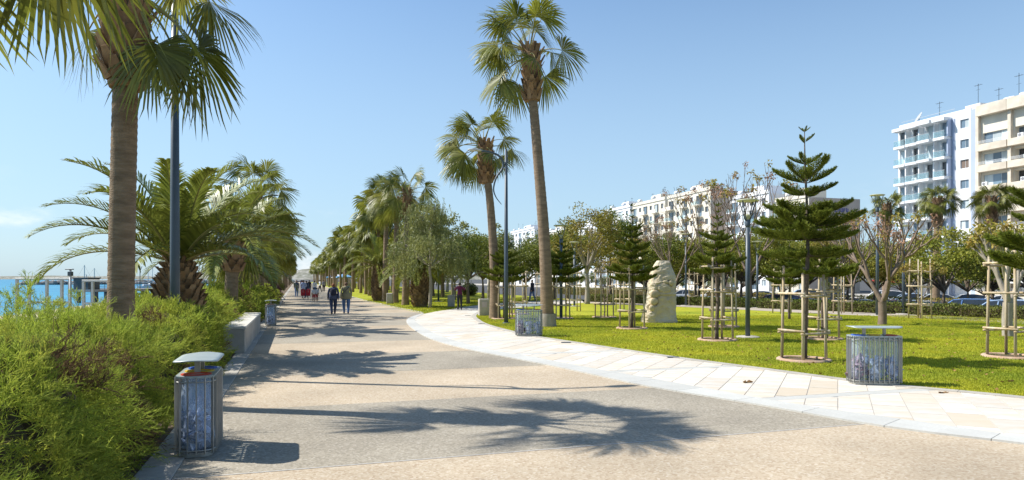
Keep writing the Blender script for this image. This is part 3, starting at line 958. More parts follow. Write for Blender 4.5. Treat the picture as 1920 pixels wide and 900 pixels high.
def date_palm(label, base, h, r, nf=46, fl=1.0, seed=1, group=None, slim=False, low=-20):
    rng = np.random.default_rng(seed)
    t = thing('date_palm', label, 'palm tree', base, 0, group)
    if slim:
        palm_trunk(lean_path(h, .1, 0), r, r * .8, .12, 12).build('trunk', 'trunk_fan', t, smooth=True)
        put('leaf_bases', BOOT_LOW, t, (.1, 0, h - 1.0), 0, (r / .17, r / .17, 1))
        hub = (.1, 0, h)
    else:
        mb = MB(); rng2 = np.random.default_rng(seed + 9)
        prof = lambda s: r * (.80 + .55 * math.sin(math.pi * min(1, s * .85 + .1)) ** .9 - .42 * s ** 2.2)
        K = 14
        mb.tube([(0, 0, -.1 + (h + .1) * i / K) for i in range(K + 1)], [prof(i / K) * .84 for i in range(K + 1)], 14)
        rows = int(h / .125)
        for i in range(rows):
            s = (i + .2) / rows; z = h * s; rr = prof(s) * .85; cols = 13
            for k in range(cols):
                an = 2 * math.pi * (k + .5 * (i % 2)) / cols + rng2.uniform(-.06, .06)
                d = Vector((math.cos(an), math.sin(an), 0)); sd = Vector((-d.y, d.x, 0))
                w = rr * math.pi / cols * rng2.uniform(.8, 1.05); l = .17 * rng2.uniform(.8, 1.3)
                a = d * rr + Vector((0, 0, z))
                tip = a + d * .13 * rng2.uniform(.6, 1.3) + Vector((0, 0, l))
                lo = a + Vector((0, 0, -.07))
                mb.add([a - sd * w, lo, a + sd * w, tip + sd * w * .55, tip - sd * w * .55, tip - d * .09 - Vector((0, 0, .01))],
                       [(0, 1, 2), (0, 2, 3, 4), (4, 3, 5), (0, 4, 5), (3, 2, 5)])
        mb.build('trunk', 'boots_date', t)
        hub = (0, 0, h - .05)
    for i in range(nf):
        tt = (i + .5) / nf
        want = 84 + (low - 84) * tt ** .9 + rng.uniform(-6, 6)
        p_ = min(DPITCH, key=lambda q: abs(q - want))
        put('frond', DATE[p_][rng.integers(3)], t, hub, i * 2.39996 + rng.uniform(-.2, .2), fl * rng.uniform(.88, 1.1))
    return t

# ---- Norfolk pine ----------------------------------------------------------
def pine_branch(seed, n=30, full=1.0):
    """unit-length plume along +x: thick foxtail sprays set like a comb, swept up at the tip"""
    rng = np.random.default_rng(seed); acc = Acc()
    zc = lambda t: .20 * t ** 3 - .09 * t
    t = np.linspace(0, 1, 12); P = np.stack([t, .02 * np.sin(t * 5 + seed), zc(t)], 1)
    mb = MB(); mb.tube(P, [.018 * (1 - .8 * q) for q in t], 5, cap=False); acc.add_mb(mb, 1)
    for s in (-1, 1):
        for k in range(n):
            tt = .12 + .88 * (k + rng.uniform(-.25, .25)) / (n - 1); tt = min(1, max(.08, tt))
            b = np.array([tt, .02 * math.sin(tt * 5 + seed), zc(tt)])
            l = (.25 * math.sin(math.pi * min(1, .20 + .72 * tt)) + .05) * rng.uniform(.85, 1.15) * full
            d = unit(np.array([.75 + .4 * tt, s * (.80 - .35 * tt), .38 + rng.uniform(-.1, .25)]))
            m_ = 7
            q = np.linspace(.0, 1, m_)[:, None]
            C = b + d * l * q + np.array([0, 0, 1.]) * (.20 * l * q ** 2)
            reps = 7
            Cp = np.repeat(C, reps, 0)
            rd = rand_dirs(len(Cp), rng); rd -= (rd @ d)[:, None] * d
            D = unit(unit(rd) * .62 + d * .9 + np.array([0, 0, .12]))
            V, T = needles(Cp, D, .075, .020, rng); acc.add(V, T, 0)
    return acc.mesh('branch', ['pine', 'bark_pine'])
PINE = [pine_branch(s) for s in (1, 2, 3)]
def norfolk_pine(label, base, h, tiers, group, seed=1, lean=0.0):
    """tiers: (height, length, pitch degrees, count)"""
    rng = np.random.default_rng(seed)
    t = thing('norfolk_pine', label, 'pine tree', base, 0, group)
    mb = MB(); K = 14
    pts = [Vector((lean * math.sin(i / K * 3) * .2 + .02 * math.sin(i * .8 + seed), .015 * math.cos(i * .9), -.05 + (h + .05) * i / K)) for i in range(K + 1)]
    mb.tube(pts, [max(.008, .062 * (1 - (i / K)) ** .8 + .006) for i in range(K + 1)], 8)
    mb.build('trunk', 'bark_pine', t, smooth=True)
    def ax(z):
        f = max(0, min(K - 1e-6, (z + .05) / (h + .05) * K)); i = int(f); return pts[i].lerp(pts[i + 1], f - i)
    for z, L, pit, cnt in tiers:
        a0 = rng.uniform(0, 6.28)
        for k in range(cnt):
            o = put('branch', PINE[rng.integers(3)], t, ax(z + rng.uniform(-.03, .03)))
            s = L * rng.uniform(.9, 1.08)
            o.scale = (s, s * rng.uniform(.9, 1.1), s * 1.05)
            o.rotation_euler = (Matrix.Rotation(a0 + k * 2 * math.pi / cnt + rng.uniform(-.12, .12), 3, 'Z') @ Matrix.Rotation(-R(pit + rng.uniform(-4, 4)), 3, 'Y')).to_euler()
    # leader tuft
    for k in range(4):
        o = put('branch', PINE[k % 3], t, (pts[-1].x, pts[-1].y, h - .06)); o.scale = (.16, .12, .12)
        o.rotation_euler = (Matrix.Rotation(k * 1.57, 3, 'Z') @ Matrix.Rotation(-R(35), 3, 'Y')).to_euler()
    return t

# ---- broadleaf trees -------------------------------------------------------
def limb_tree(mb, start, ends, r0, rng, bow=.25, n=6):
    for e in ends:
        e = Vector(e); s = Vector(start)
        m_ = s.lerp(e, .5) + Vector((rng.normal() * .1, rng.normal() * .1, bow * (e - s).length * .35))
        P = smooth_line([s, m_, e], 4)
        mb.tube(P, [r0 * (1 - .8 * i / len(P)) for i in range(len(P))], n, cap=False)
def round_tree(seed, h, rad, leaf, fork=.36, clumps=46, per=150, leafsize=.15, bark='bark', flat=.8, hollow=.55, r0=.13):
    """kit of meshes: trunk with limbs, crown of leaf clumps"""
    rng = np.random.default_rng(seed)
    fz = h * fork; cz = fz + (h - fz) * .48; rz = (h - fz) * .56
    mb = MB(); mb.tube(smooth_line([(0, 0, -.1), (.05, .02, fz * .5), (0, 0, fz)], 4), [r0 * 1.25 - .04 * i / 9 * 3 for i in range(9)], 9)
    C = []
    while len(C) < clumps:
        d = rand_dirs(1, rng)[0]
        if d[2] < -.55: continue
        rr = rng.uniform(hollow, 1.0) ** .6
        bump = 1 + .22 * noise.noise((d[0] * 2 + seed, d[1] * 2, d[2] * 2))
        C.append([d[0] * rad * rr * bump, d[1] * rad * rr * bump, cz + d[2] * rz * rr * bump * (flat if d[2] < 0 else 1)])
    C = np.array(C)
    idx = rng.choice(clumps, 12, replace=False)
    limb_tree(mb, (0, 0, fz), [tuple(C[i] * .92 + np.array([0, 0, -.1])) for i in idx], r0 * .62, rng, .2, 6)
    trunk = mb.mesh('trunk', bark, True)
    cr = rng.uniform(.20, .36, clumps) * rad
    P = np.repeat(C, per, 0); rr = np.repeat(cr, per)[:, None]
    d = rand_dirs(len(P), rng); k = rng.random((len(P), 1)) ** .45
    P = P + d * rr * k * np.array([1.05, 1.05, .75])
    A = d * .8 + rng.normal(size=P.shape) * .7 + np.array([0, 0, -.25])
    V, T = leaves(P, A, leafsize, leafsize * .52, rng, .08)
    crown = np_mesh('crown', V, T, leaf)
    return [('trunk', trunk), ('crown', crown)]
def weeping_tree(seed, h, rad, strands=420, leaf='eucalypt', fork=.38):
    rng = np.random.default_rng(seed); mb = MB()
    fz = h * fork
    mb.tube(smooth_line([(0, 0, -.1), (.06, 0, fz * .6), (0, 0, fz), (.1, .05, h * .8)], 4), [.13, .12, .115, .11, .105, .1, .095, .09, .08, .07, .06, .05, .04], 8)
    tips = []
    for k in range(28):
        an = k * 2.4; lowpart = k < 17
        z = fz + (h - fz) * (rng.uniform(.12, .5) if lowpart else rng.uniform(.55, 1.0)); rr = rad * (rng.uniform(.7, 1.05) if lowpart else rng.uniform(.15, .55))
        tips.append((math.cos(an) * rr, math.sin(an) * rr, z))
        limb_tree(mb, (.05, .02, max(fz, z - rr * .8)), [tips[-1]], .04, rng, .3, 5)
    trunk = mb.mesh('trunk', 'bark_pale', True)
    tips = np.array(tips)
    S0 = tips[rng.integers(len(tips), size=strands)] * np.array([rng.uniform(.5, 1.1, strands), rng.uniform(.5, 1.1, strands), np.ones(strands)]).T
    S0 = S0 + rng.normal(size=(strands, 3)) * np.array([.25, .25, .25]) * rad * .5
    ln = rng.uniform(.5, 1.5, strands) * h * .16
    m_ = 22
    q = np.linspace(0, 1, m_)
    out = unit(S0 * np.array([1, 1, 0]) + 1e-3)
    P = S0[:, None, :] + out[:, None, :] * (.25 * np.sqrt(q))[None, :, None] + np.array([0, 0, -1.]) * (ln[:, None] * q[None, :] ** 1.2)[:, :, None]
    P = P.reshape(-1, 3) + rng.normal(size=(strands * m_, 3)) * .05
    A = np.array([0, 0, -1.]) + rng.normal(size=P.shape) * .55
    V, T = leaves(P, A, .19, .042, rng, .05)
    return [('trunk', trunk), ('crown', np_mesh('crown', V, T, leaf))]
def bare_tree(seed, h, spread, leaf='coral_leaf', pod='seed_pod', nleaf=26, npod=22, bark='bark_coral', r0=.13, fork=.28, levels=5):
    """open branching tree with few leaves left"""
    rng = np.random.default_rng(seed); mb = MB(); tips = []
    def grow(p, d, r, L, lev):
        d = d.normalized(); q1 = p + d * L * .5 + Vector(rng.normal(size=3) * L * .06); q2 = q1 + (d + Vector((0, 0, .18))).normalized() * L * .5
        mb.tube([p, q1, q2], [r, r * .86, r * .74], 6 if lev < 2 else 4, cap=False)
        if lev >= levels: tips.append(q2); return
        k = 2 if rng.random() < .55 or lev > 2 else 3
        base = rng.uniform(0, 6.28)
        for i in range(k):
            an = base + i * 2 * math.pi / k + rng.uniform(-.4, .4); sp = rng.uniform(.35, .7) * spread
            a = d.orthogonal().normalized(); b = d.cross(a)
            nd_ = d + (a * math.cos(an) + b * math.sin(an)) * sp
            if lev >= 2: nd_ += Vector((0, 0, .15))
            grow(q2, nd_, r * .68, L * rng.uniform(.70, .90), lev + 1)
    fz = h * fork
    mb.tube(smooth_line([(0, 0, -.1), (.03, 0, fz * .5), (0, 0, fz)], 3), [r0 * 1.15, r0 * 1.05, r0, r0, r0 * .98, r0 * .96, r0 * .95], 9, cap=False)
    for i in range(3):
        an = i * 2.1 + rng.uniform(-.3, .3)
        grow(Vector((0, 0, fz * .96)), Vector((math.cos(an) * spread * .95, math.sin(an) * spread * .95, 1)), r0 * .66, h * .23, 1)
    kit = [('trunk', mb.mesh('trunk', bark, True))]
    tips = np.array([tuple(t) for t in tips])
    acc = Acc()
    def clump(idx, per, r, ls, mi):
        P = np.repeat(tips[idx], per, 0); d = rand_dirs(len(P), rng); P = P + d * r * rng.random((len(P), 1)) ** .5
        V, T = leaves(P, d + rng.normal(size=P.shape) * .5 + np.array([0, 0, -.3]), ls, ls * .6, rng, .1); acc.add(V, T, mi)
    if nleaf: clump(rng.integers(len(tips), size=nleaf), 26, .26, .13, 0)
    if npod: clump(rng.integers(len(tips), size=npod), 34, .22, .10, 1)
    if acc.n: kit.append(('crown', acc.mesh('crown', [leaf, pod])))
    return kit
def plant(kit, name, label, cat, base, sc=1.0, rz=0.0, group=None):
    t = thing(name, label, cat, base, rz, group)
    t.scale = sc if hasattr(sc, '__len__') else (sc, sc, sc)
    for nm, me in kit: put(nm, me, t)
    return t

# ---- feathery hedge ---------------------------------------------------------
def spray_field(P, D, size, rng, twigs=9, need=7, fine=1.0):
    """feathery sprays: arching stem with forward side twigs covered by tiny scale leaves; all vectorised"""
    n = len(P)
    D = unit(D); Sd = unit(np.cross(D, rand_dirs(n, rng))); N = np.cross(D, Sd)
    L = size * rng.uniform(.6, 1.25, n)
    acc = Acc()
    B = Sd * .0035
    tipc = P + D * L[:, None] + np.array([0, 0, -1.]) * (.34 * L)[:, None]
    V = np.stack([P - B, P + B, tipc], 1).reshape(-1, 3); acc.add(V, np.arange(n * 3).reshape(-1, 3))
    for k in range(twigs):
        q = .15 + .85 * k / twigs
        an = k * 2.4 + rng.uniform(0, 6.28, n)
        c = P + D * (L * q)[:, None] + np.array([0, 0, -1.]) * (.34 * L * q * q)[:, None]
        d = unit(D * .95 + (Sd * np.cos(an)[:, None] + N * np.sin(an)[:, None]) * .62 + rng.normal(size=(n, 3)) * .08)
        l = L * (.50 * (1 - q) + .14)
        V, T = needles(c, d, l, .0075 * fine, rng); acc.add(V, T)
        for j in range(need):
            f = .12 + .86 * j / need
            cc = c + d * (l * f)[:, None]
            d2 = unit(d * .95 + rand_dirs(n, rng) * .62)
            V, T = needles(cc, d2, l * .22 + .012 * fine, .0062 * fine, rng); acc.add(V, T)
    return acc
BOX = 2.5
def lump_points(lumps, per_area, rng):
    """points and normals on the outside of a union of boxy rounded masses"""
    Ps, Ns = [], []
    Cs = np.array([l[0] for l in lumps]); Rs = np.array([l[1] for l in lumps])
    for i in range(len(lumps)):
        n = int(per_area * 4 * math.pi * ((Rs[i, 0] * Rs[i, 1] * Rs[i, 2]) ** (2 / 3)) * 1.25)
        d = rand_dirs(n, rng)
        d = d / (np.abs(d) ** BOX).sum(1, keepdims=True) ** (1 / BOX)
        bump = 1 + .05 * rng.normal(size=(n, 1)) + .24 * np.array([noise.noise((a_ * 2.6 + i, b_ * 2.6, c_ * 2.6)) for a_, b_, c_ in d])[:, None]
        p = Cs[i] + d * Rs[i] * bump
        nn = unit(np.sign(d) * np.abs(d) ** (BOX - 1) / Rs[i])
        keep = p[:, 2] > .05
        for j in range(len(lumps)):
            if j == i: continue
            keep &= (np.abs((p - Cs[j]) / Rs[j]) ** BOX).sum(1) > .80
        Ps.append(p[keep]); Ns.append(nn[keep])
    return np.concatenate(Ps), np.concatenate(Ns)
def lump_core(lumps, k=.86):
    mb = MB()
    for c, r in lumps:
        o = len(mb.v); mb.ball((0, 0, 0), 1.0, 12)
        for q in range(o, len(mb.v)):
            d = Vector(mb.v[q]); L = (abs(d.x) ** BOX + abs(d.y) ** BOX + abs(d.z) ** BOX) ** (1 / BOX); d = d / L
            mb.v[q] = (c[0] + d.x * r[0] * k, c[1] + d.y * r[1] * k, c[2] + d.z * r[2] * k)
    v = []
    for p in mb.v:
        q = Vector(p); s = .06 * noise.noise(q * 3.1)
        v.append((q.x + s, q.y + s, max(.0, q.z + s)))
    mb.v = v
    return mb

# ================================================================== PLANTING
# ---- feathery hedge beside the promenade
def hedge(name, label, u0, u1, step, rows, per, twigs, need, fine, leafm, seed, size=.30, cat='hedge', rx=(.80, .78, .78), cz=.46, up=.34):
    rng = np.random.default_rng(seed)
    lumps = []
    u = u0
    while u <= u1:
        for v in rows:
            q = W(u + rng.uniform(-.25, .25), v + rng.uniform(-.14, .14))
            s = rng.uniform(.84, 1.14); zs = (1.0 if v > -3 else .74) * rng.uniform(.88, 1.1)
            lumps.append(((q.x, q.y, cz * s * zs), (rx[0] * s, rx[1] * s, rx[2] * s * zs)))
        u += step
    t = thing(name, label, cat, (0, 0, 0))
    lump_core(lumps, .80).build('twigs', 'twig', t)
    P, N = lump_points(lumps, per, rng)
    P = P - N * .09
    D = N * .8 + np.array([0, 0, up]) + rng.normal(size=P.shape) * .48
    # low down the sprays are older and darker
    dead = np.array([noise.noise((x * .9 + seed, y * .9, z * 1.2)) + .25 * (z < .55) for x, y, z in P]) > .42
    long_ = rng.random(len(P)) < .07
    size_ = np.where(long_, size * 1.7, size)
    for nm, k_, lm in (('sprays', ~dead, leafm), ('dry_sprays', dead, 'brown_leaf')):
        if k_.sum() < 5: continue
        a = spray_field(P[k_], D[k_], size_[k_], rng, twigs, need, fine)
        V, T, _ = a.arrays()
        put(nm, np_mesh(nm, V, T, lm), t)['kind'] = 'stuff'
    return t, lumps
h1, lump1 = hedge('hedge', 'near feathery yellow green hedge behind the foreground bin', 3.6, 9.8, 1.28, (-2.28, -3.75, -5.1), 160, 9, 6, .92, 'tam', 21, .27)
h2, _ = hedge('hedge', 'feathery green hedge around the foot of the thick date palm', 11.1, 14.6, 1.28, (-2.28, -3.75, -5.1), 115, 8, 6, 1.25, 'tam', 22, .28)
# tall loose shoots standing out of the hedge against the sea
rng = np.random.default_rng(5)
pts = []
for (a, y, zt) in [(62, 8.2, 1.75), (30, 8.6, 1.6), (150, 9.2, 1.55), (100, 8.0, 1.5), (260, 10.5, 1.4), (10, 7.5, 1.5), (45, 7.9, 1.62), (185, 9.5, 1.4), (125, 9, 1.48)]:
    q = at(a, y)
    for k in range(7):
        z = .95 + (zt - .95) * k / 6
        pts.append((q.x + .05 * math.sin(k + a), q.y, z))
P = np.repeat(np.array(pts), 3, 0); D = rng.normal(size=P.shape) * .45 + np.array([0, 0, 1.])
a = spray_field(P, D, .26, rng, 9, 6, 1.0); V, T, _ = a.arrays()
put('shoots', np_mesh('shoots', V, T, 'tam'), h1)['kind'] = 'stuff'
hedge('shrub', 'dry brown feathery shrub at the near end of the stone bench', 16.0, 16.6, .8, (-2.35,), 80, 8, 5, 1.6, 'brown_leaf', 23, .26, 'shrub', (.62, .62, .55), .48)
hedge('hedge', 'green feathery hedge behind the stone bench and second bin', 17.6, 29.5, 1.25, (-2.9, -4.2), 62, 7, 4, 2.2, 'tam', 24, .32, 'hedge', (.95, .95, .7), .66)
hedge('hedge', 'yellow green hedge further along the seaside palms', 30.8, 46, 1.6, (-2.5, -4.0), 30, 6, 3, 3.6, 'tam', 25, .36, 'hedge', (1.05, 1.0, .72), .66)
hedge('shrub', 'dark purple shrub at the far end of the seaside hedge', 50, 58, 2.0, (-2.5,), 20, 6, 2, 5, 'purple_leaf', 26, .4, 'shrub', (1.2, 1.2, .9), .8)
# weeds on the strip of soil by the edging
rng = np.random.default_rng(14)
P = []
for k in range(520):
    q = W(rng.uniform(5, 18), -1.50 - abs(rng.normal()) * .14); P.append((q.x, q.y, 0.0))
P = np.array(P); D = rng.normal(size=P.shape) * .5 + np.array([0, 0, 1.])
a = spray_field(P, D, .17, rng, 5, 4, 1.4); V, T, _ = a.arrays()
stuff(put('weeds', np_mesh('weeds', V, T, 'tam')), 'low green weeds along the pale edging under the hedge', 'weeds')

# ---- seaside palms
G_SEA = 'palms in the seaside row'
palmA = fan_palm('thick grey brown palm trunk in the hedge, crown cut by the top edge', at(225, 10.0), 6.2, .12, 0, .185, .165, 12, 3, 1.0, boots=1.6, group=G_SEA, low=40, ring=.05, bootscale=1.12, frond_scale=.86, boot=BOOT_NEAR,
                 extra=[(-48, R(2), 1.0), (-28, R(-14), 1.0), (-28, R(12), 1.05), (-48, R(-32), .95), (-28, R(160), .85), (12, R(190), 1.0), (12, R(20), .95)])
b = MB(); b.lathe([(.17, .02), (.225, .0), (.245, .05), (.25, .09), (.21, .12), (.16, .12)], 14); b.build('cut_collar', 'boots', palmA, True, (.10, 0, 4.63))
fan_palm('palm out of frame at the top corner, only its hanging fronds show', at(-215, 5.1), 5.5, 0, 0, .18, .16, 16, 8, group=G_SEA, low=-30)
date_palm('squat date palm with thick pineapple shaped trunk behind the dark lamp post', at(335, 15.6), 2.3, .47, 28, 1.1, 5, G_SEA, low=10)
date_palm('slender trunked date palm arching over the hedge behind the stone bench', at(432, 25.0), 3.1, .26, 26, 1.15, 8, G_SEA, slim=True, low=0)
seaside = [(450, 30, 3.9, 'short fan palm rising just behind the slender date palm'),
           (474, 33, 5.9, 'tallest fan palm of the seaside row, its crown clear of the rest'),
           (489, 41, 4.9, 'third fan palm of the seaside row behind the tallest one'),
           (497, 47, 5.4, 'fourth fan palm of the seaside row, just past the second lamp post')]
for i, (a, y, h, lb) in enumerate(seaside):
    fan_palm(lb, at(a, y), h, .2 * (i % 2), 0, .2, .16, 20, 31 + i, group=G_SEA, boots=1.2, ring=.2)
date_palm('low date palm further along the seaside row beside the hedge', W(39, -3.0), 2.6, .3, 30, 1.2, 12, G_SEA, slim=True)
k = 0
u = 54
while u < 330:
    v = -2.7 + .5 * math.sin(u * 1.7)
    fan_palm_far('distant fan palm in the seaside row, merged into its green wall', W(u, v), 4.8 + 1.4 * abs(math.sin(u * .77)), 60 + k, 'far palms of the seaside row', 1.0)
    u += 4.6 + .02 * u; k += 1

# ---- palms on the lawn side
G_L = 'tall fan palms on the lawn'
fan_palm('tallest fan palm with a long curved trunk behind the round bin on the lawn', at(1027, 26.3, LAWN_Z), 10.6, -.72, .2, .25, .155, 21, 41, boots=2.0, bow=-.02, group=G_L, low=-26, wind=math.pi, frond_scale=1.0, bootscale=1.25)
b = MB(); b.lathe([(.345, -.02), (.335, .06), (.325, .2), (.312, .42), (.295, .5)], 16); b.f = [f for f in b.f if len(f) == 4]; b.m = [0] * len(b.f)
b.build('pale_foot', 'bark_pale', bpy.data.objects[[o.name for o in bpy.data.objects if o.get('label', '').startswith('tallest fan palm with')][0]], True)
fan_palm('leaning fan palm left of the tallest one, beside the curved lamp', at(928, 31.6, LAWN_Z), 8.05, -.55, .2, .24, .15, 21, 42, boots=1.9, group=G_L, low=-26, wind=math.pi, frond_scale=.96, bootscale=1.25, bow=.08)
G_P = 'palms lining the inland edge of the promenade'
for a, y, h, s, lb in [(722, 55, 8.3, 51, 'left one of the three tall fan palms standing close together'), (741, 52, 7.7, 52, 'middle one of the three tall fan palms standing close together'),
                   (760, 48, 7.9, 53, 'right one of the three tall fan palms standing close together')]:
    fan_palm(lb, at(a, y, LAWN_Z), h, .15, 0, .24, .16, 19, s, group=G_P, boots=1.7, ring=.2, bootscale=1.1, wind=math.pi, low=-26)
date_palm('date palm with a thick dark boot covered trunk in front of the weeping tree', at(787, 45, LAWN_Z), 2.55, .52, 26, 1.05, 15, G_P, low=-14)
date_palm('date palm with a thick dark trunk left of the three tall fan palms', at(711, 57, LAWN_Z), 3.0, .55, 28, 1.2, 16, G_P, low=-14)
k = 0
u = 62
while u < 330:
    for v in (7.4, 10.6, 14.5):
        uu = u + (2.5 if v > 8 else 0) + (3.7 if v > 12 else 0)
        hh = (7.0 if v < 8 else 6.2) + 1.4 * math.sin(uu * 1.31 + v)
        if v > 12 and u < 80: hh -= 2
        far = uu > 95
        lb = 'distant fan palm in the inland row, merged into its green wall' if far else ['fan palm', 'broad crowned fan palm', 'slender fan palm'][k % 3] + ' %s in the inland row beyond the three tall palms' % ['first', 'second', 'third', 'fourth', 'fifth', 'sixth', 'seventh', 'eighth', 'ninth', 'tenth', 'eleventh', 'twelfth', 'thirteenth', 'fourteenth', 'fifteenth', 'sixteenth', 'seventeenth', 'eighteenth', 'nineteenth', 'twentieth', 'last'][min(k, 20)]
        fan_palm_far(lb, W(uu, v + .5 * math.sin(uu), LAWN_Z), hh, 100 + k, 'far palms of the inland row' if far else G_P, 1.0, .3 * math.sin(uu))
        k += 1
    u += 5.4 + .022 * u
# street palms in front of the apartment blocks
for a, y, b_, s, lb in [(1755, 60, 378, 71, 'bushy palm in front of the white balconies'), (1857, 60, 376, 72, 'bushy palm in front of the beige apartment block'), (1660, 66, 388, 73, 'bushy palm left of the white block, behind the bare tree')]:
    y0 = y; h = zat(b_, y0) + .95
    fan_palm(lb, at(a, y0, -.95), h, .2, 0, .3, .3, 30, s, group='street palms before the apartment blocks', boots=2.4, ring=.3, bootscale=1.4, frond_scale=.82, low=-24)

# ---- young Norfolk pines on the lawn with their rings and stake frames
G_N = 'young staked Norfolk pines on the lawn'
def ring_bed(label, base, r=.55, sc=1.0):
    t = thing('tree_ring', label, 'tree ring', base, 0, 'round planting rings on the lawn', sc)
    mb = MB(); n = 28; vs = []; fs = []
    sec = [(r - .10, -.02), (r - .10, .035), (r - .07, .05), (r, .05), (r + .03, .03), (r + .04, -.02)]
    mb.lathe(sec, n); mb.f = [f for f in mb.f if len(f) == 4]; mb.m = [0] * len(mb.f)
    mb.build('rim', 'ring', t, True)
    mb = MB(); mb.lathe([(r - .09, .012), (.2, .03), (.001, .035)], 20); mb.build('soil', 'soil', t, True)
def stake_frame(label, base, h=2.3, w=.62, rails=(.62, 1.45, 2.15), rz=0.0, sc=1.0, posts=4, lean=.0):
    t = thing('stake_frame', label, 'tree stakes', base, rz, 'timber stake frames round the young trees', sc)
    c = [(-w / 2, -w / 2), (w / 2, -w / 2), (w / 2, w / 2), (-w / 2, w / 2)][:posts]
    for i, (x, y) in enumerate(c):
        b = MB(); hh = h * random.uniform(.93, 1.07)
        b.tube([(x * 1.05, y * 1.05, -.05), (x, y, hh * .5), (x * .93 + random.uniform(-.02, .02), y * .93, hh)], [.033, .031, .029], 8)
        b.build('post', 'stake', t, True)
    for j, z in enumerate(rails):
        if z > h: continue
        for i in range(posts):
            if (i + j) % 4 == 3 and j % 2: continue
            a = Vector((*c[i], z + (.055 if i % 2 else 0))); d = Vector((*c[(i + 1) % posts], z + (.055 if i % 2 else 0)))
            e = (d - a).normalized() * .09; nrm = Vector((e.y, -e.x, 0)).normalized() * .045
            b = MB(); b.tube([a - e + nrm, d + e + nrm], .027, 7); b.build('rail', 'stake', t, True)
    return t
def tiers_of(h, z0, r, n, cnt=6, top=3):
    out = []
    for i in range(n):
        t = i / (n - 1)
        z = z0 + (h - .25 - z0) * t ** .92
        out.append((z, max(.12, r * (1 - t) ** .75 * (.8 + .25 * math.sin(i * 2.1)) if i else r * .8), 4 + 22 * t, cnt if t < .75 else 4))
    return out
n1 = survey(1507, 677, 0); n1.z = LAWN_Z
T1 = [(2.0, .55, -12, 5), (2.36, .88, -4, 6), (2.74, 1.02, 2, 7), (3.0, 1.02, 4, 7), (3.26, .92, 6, 6), (3.72, .58, 8, 5), (4.0, .72, 22, 5), (4.40, .36, 24, 4), (4.90, .26, 30, 3)]
norfolk_pine('largest Norfolk pine with clear tiers and a bare leader, left of the right bin', n1, 5.2, T1, G_N, 2, .4)
pines = [(1345, 639, 385, .84, 2.0, 9, 'slim conical Norfolk pine right of the carved rock'), (1185, 617, 385, 1.05, 1.75, 11, 'dense dark Norfolk pine left of the carved rock'),
         (1052, 598, 437, 1.15, 1.7, 9, 'Norfolk pine half hidden behind the tallest palm trunk'), (945, 598.5, 440, 1.1, 1.7, 9, 'Norfolk pine behind the leaning palm and the curved lamp'),
         (1543, 637, 470, 1.1, 1.9, 7, 'short Norfolk pine just behind the largest one'), (1480, 600, 455, 1.2, 1.6, 8, 'low Norfolk pine between the torch lamp and the largest pine')]
for i, (a, b_, top, r, z0, n, lb) in enumerate(pines):
    q = survey(a, b_); h = zat(top, q.y)
    norfolk_pine(lb, (q.x, q.y, LAWN_Z), h, tiers_of(h, z0, r, n, 6), G_N, 10 + i)
q = survey(2010, 700); norfolk_pine('Norfolk pine outside the right edge, only branch tips show', (q.x - .05, q.y, LAWN_Z), 4.6, tiers_of(4.6, 2.0, 1.45, 10, 7), G_N, 31)
frames = [(1507, 677, 2.05, 0.35, 'pale stake frame round the largest Norfolk pine', True), (1345, 639, 2.35, .2, 'stake frame round the slim conical pine', True),
          (1185, 617, 2.2, .4, 'stake frame left of the carved rock', True), (1052, 598, 2.1, .2, 'stake frame behind the tallest palm trunk', True),
          (945, 598.5, 2.1, .2, 'stake frame beside the curved lamp', True), (1543, 637, 2.5, .1, 'stake frame just behind the largest pine', True),
          (1133, 596, 2.4, .3, 'stake frame standing alone left of the dense dark pine', True), (1357, 614, 2.6, .5, 'tall stake frame behind the slim conical pine', True),
          (1297, 573, 2.6, .1, 'small far stake frame right of the carved rock', False), (1725, 598.5, 2.7, .4, 'clustered stake frame beside the back footpath, right of the bare tree', False),
          (1580, 588, 2.5, .2, 'far stake frame between the largest pine and the bare tree', False), (1895, 671, 2.6, .35, 'stake frame cut by the right edge of the picture', True),
          (1075, 584, 2.3, .2, 'far stake frame right of the tallest palm trunk', False), (1018, 574, 2.3, .4, 'far stake frame between the two tall palms', False),
          (1466, 588, 2.5, .3, 'far stake frame right of the torch lamp', False), (973, 590, 2.2, .3, 'stake frame between the curved lamp and the round bin', True),
          (855, 570, 2.2, .1, 'stake frame behind the roller skater', False), (1170, 583, 2.4, .6, 'far stake frame behind the dense dark pine', False)]
for a, b_, h, rz, lb, rg in frames:
    q = survey(a, b_); q.z = LAWN_Z
    stake_frame(lb, q, h, .62, rz=rz)
    if rg: ring_bed('terracotta ring under the ' + lb, q)
# single thin trunk inside the empty frames
for a, b_, lb in [(1725, 598.5, 'thin young tree inside the clustered stake frame'), (1133, 596, 'thin young tree inside the lone stake frame')]:
    q = survey(a, b_); plant(bare_tree(int(a), 3.2, .5, nleaf=20, npod=0, r0=.035, levels=4), 'young_tree', lb, 'tree', (q.x, q.y, LAWN_Z), .85)

